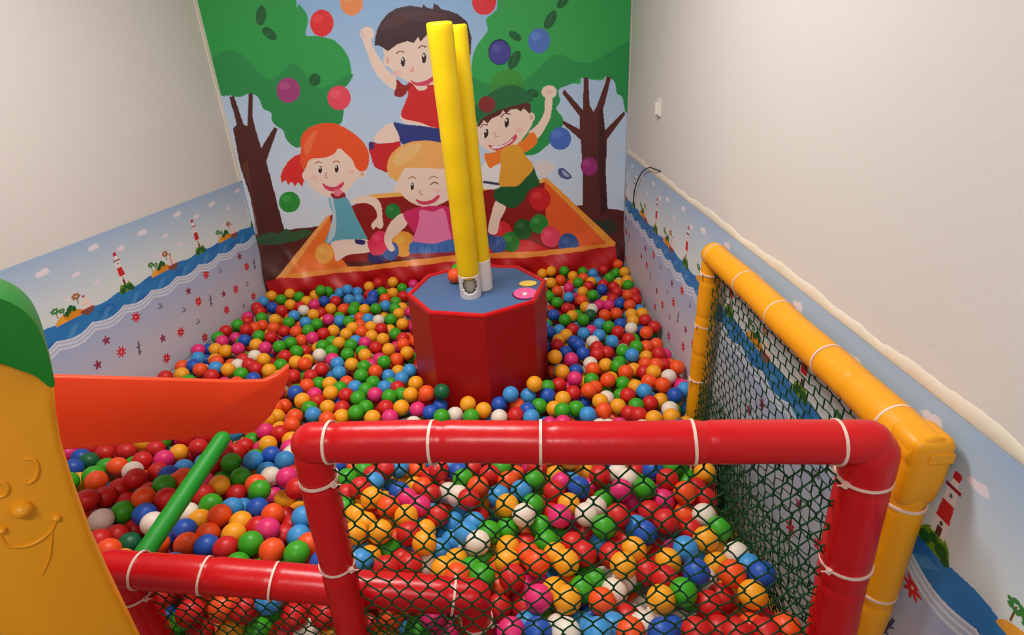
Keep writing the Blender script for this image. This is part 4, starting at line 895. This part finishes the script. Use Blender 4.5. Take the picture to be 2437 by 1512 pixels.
# describing words: where it lies, and which balls touch it in view
MARKS = []
def zone(x, y):
    if y > 1395 and x < 760: return 'behind the low gate net'
    if x < 430 and y < 1340: return 'in shade under the orange chute'
    if x < 560 and y < 1160: return 'beside the green bar under chute'
    if x < 760 and y < 1345 and y > 1010: return 'between green bar and tall red post'
    if y > 1440 and x < 1110: return 'under the low gate rail'
    if y > 1100:
        s = 'left' if x < 1080 else 'middle' if x < 1400 else 'right'
        v_ = 'high' if y < 1200 else 'halfway' if y < 1330 else 'low'
        return '%s behind the tall net, %s third' % (v_, s)
    if x < 640: return 'beyond the orange chute by left wall'
    if x < 980 and y > 860: return 'left front of the red box'
    if x < 1000: return 'left of the red box'
    if y > 860 and x < 1330: return 'at the foot of the red box'
    if y > 860: return 'just above the tall red rail, right'
    return 'between red box and right wall'
def sidew(dx, dy):
    if abs(dx) > 1.2*abs(dy): return 'left of' if dx > 0 else 'right of'
    return 'above' if dy > 0 else 'below'
def labelopts(i):
    x, y = px_[i]; d = np.hypot(px_[:, 0]-x, px_[:, 1]-y); nb = [j for j in np.argsort(d) if j != i and d[j] < 3.2*rad_[i]][:7]
    ph = [(sidew(px_[j][0]-x, px_[j][1]-y), BALLN[placed[j][1]]) for j in nb]
    ph = [(s_, c_.split()[-1] if 'amber' in c_ else c_) for s_, c_ in ph]
    base = BALLN[placed[i][1]]+' ball '+zone(x, y)
    opts = [base+', %s %s %s one' % (p_[0], 'an' if p_[1][0] == 'o' else 'a', p_[1]) for p_ in ph]
    for a_ in range(len(ph)):
        for b_ in range(a_+1, len(ph)): opts.append(base+', %s %s, %s %s' % (*ph[a_], *ph[b_]))
    return [o_ for o_ in opts if len(o_.split()) <= 16]
allopt = {}
for i in range(len(placed)):
    for o_ in set(labelopts(i)): allopt.setdefault(o_, set()).add(i)
used = set(); dup = 0
GRP = 'plastic balls in the ball pit'
def put_ball(p, c, label):
    o = bpy.data.objects.new('ball', BMESH[c]); sc.collection.objects.link(o); o.location = p
    o.rotation_euler = (rng.uniform(0, 6), rng.uniform(0, 6), 0); tag(o, label, 'ball', GRP); return o
for i in sorted(ind):
    cand = labelopts(i); pick = next((o_ for o_ in cand if len(allopt[o_]) == 1 and o_ not in used), None) or next((o_ for o_ in cand if o_ not in used), None)
    if pick is None: dup += 1; pick = cand[0] if cand else BALLN[placed[i][1]]+' ball '+zone(*px_[i])
    used.add(pick); put_ball(placed[i][0], placed[i][1], pick)
for p, c, l in boxballs: put_ball(p, c, l)
print('label dups', dup)
# all further balls as one heap
V3, F3 = ico(3); V3 = V3[:]; F3 = np.array(F3); rest = [(placed[i][0], placed[i][1]) for i in range(len(placed)) if i not in ind]+fill
cl = list(BALLC); nV = len(V3); vv = np.concatenate([V3+p for p, c in rest]); ff = np.concatenate([F3+k*nV for k in range(len(rest))]); mi = np.repeat([cl.index(c) for p, c in rest], len(F3)).astype(np.int32)
me = bpy.data.meshes.new('ball_heap'); me.vertices.add(len(vv)); me.vertices.foreach_set('co', (vv-np.array([-.6, 2.3, 0])).astype(np.float32).ravel())
me.loops.add(ff.size); me.loops.foreach_set('vertex_index', ff.ravel().astype(np.int32)); me.polygons.add(len(ff)); me.polygons.foreach_set('loop_start', np.arange(len(ff), dtype=np.int32)*3)
me.polygons.foreach_set('material_index', mi); me.polygons.foreach_set('use_smooth', np.ones(len(ff), bool)); me.update(calc_edges=True)
for c in cl: me.materials.append(BM[c])
o = bpy.data.objects.new('ball_heap', me); sc.collection.objects.link(o); o.location = (-.6, 2.3, 0)
tag(o, 'many-coloured plastic balls heaped across the rest of the pit', 'balls', GRP, 'stuff')
# padded base under the heap so it rests on something
V = []; F = []; ny = 40; xs = np.linspace(0, 1, 20)
for j in range(ny+1):
    Y = 1.02+(3.70-1.02)*j/ny
    for s_ in xs: X = lwx(Y)+.02+(RX-.02-lwx(Y)-.02)*s_; V.append((X, Y, surf(Y)-.155))
for j in range(ny):
    for k in range(19): a = j*20+k; F.append((a, a+1, a+21, a+20))
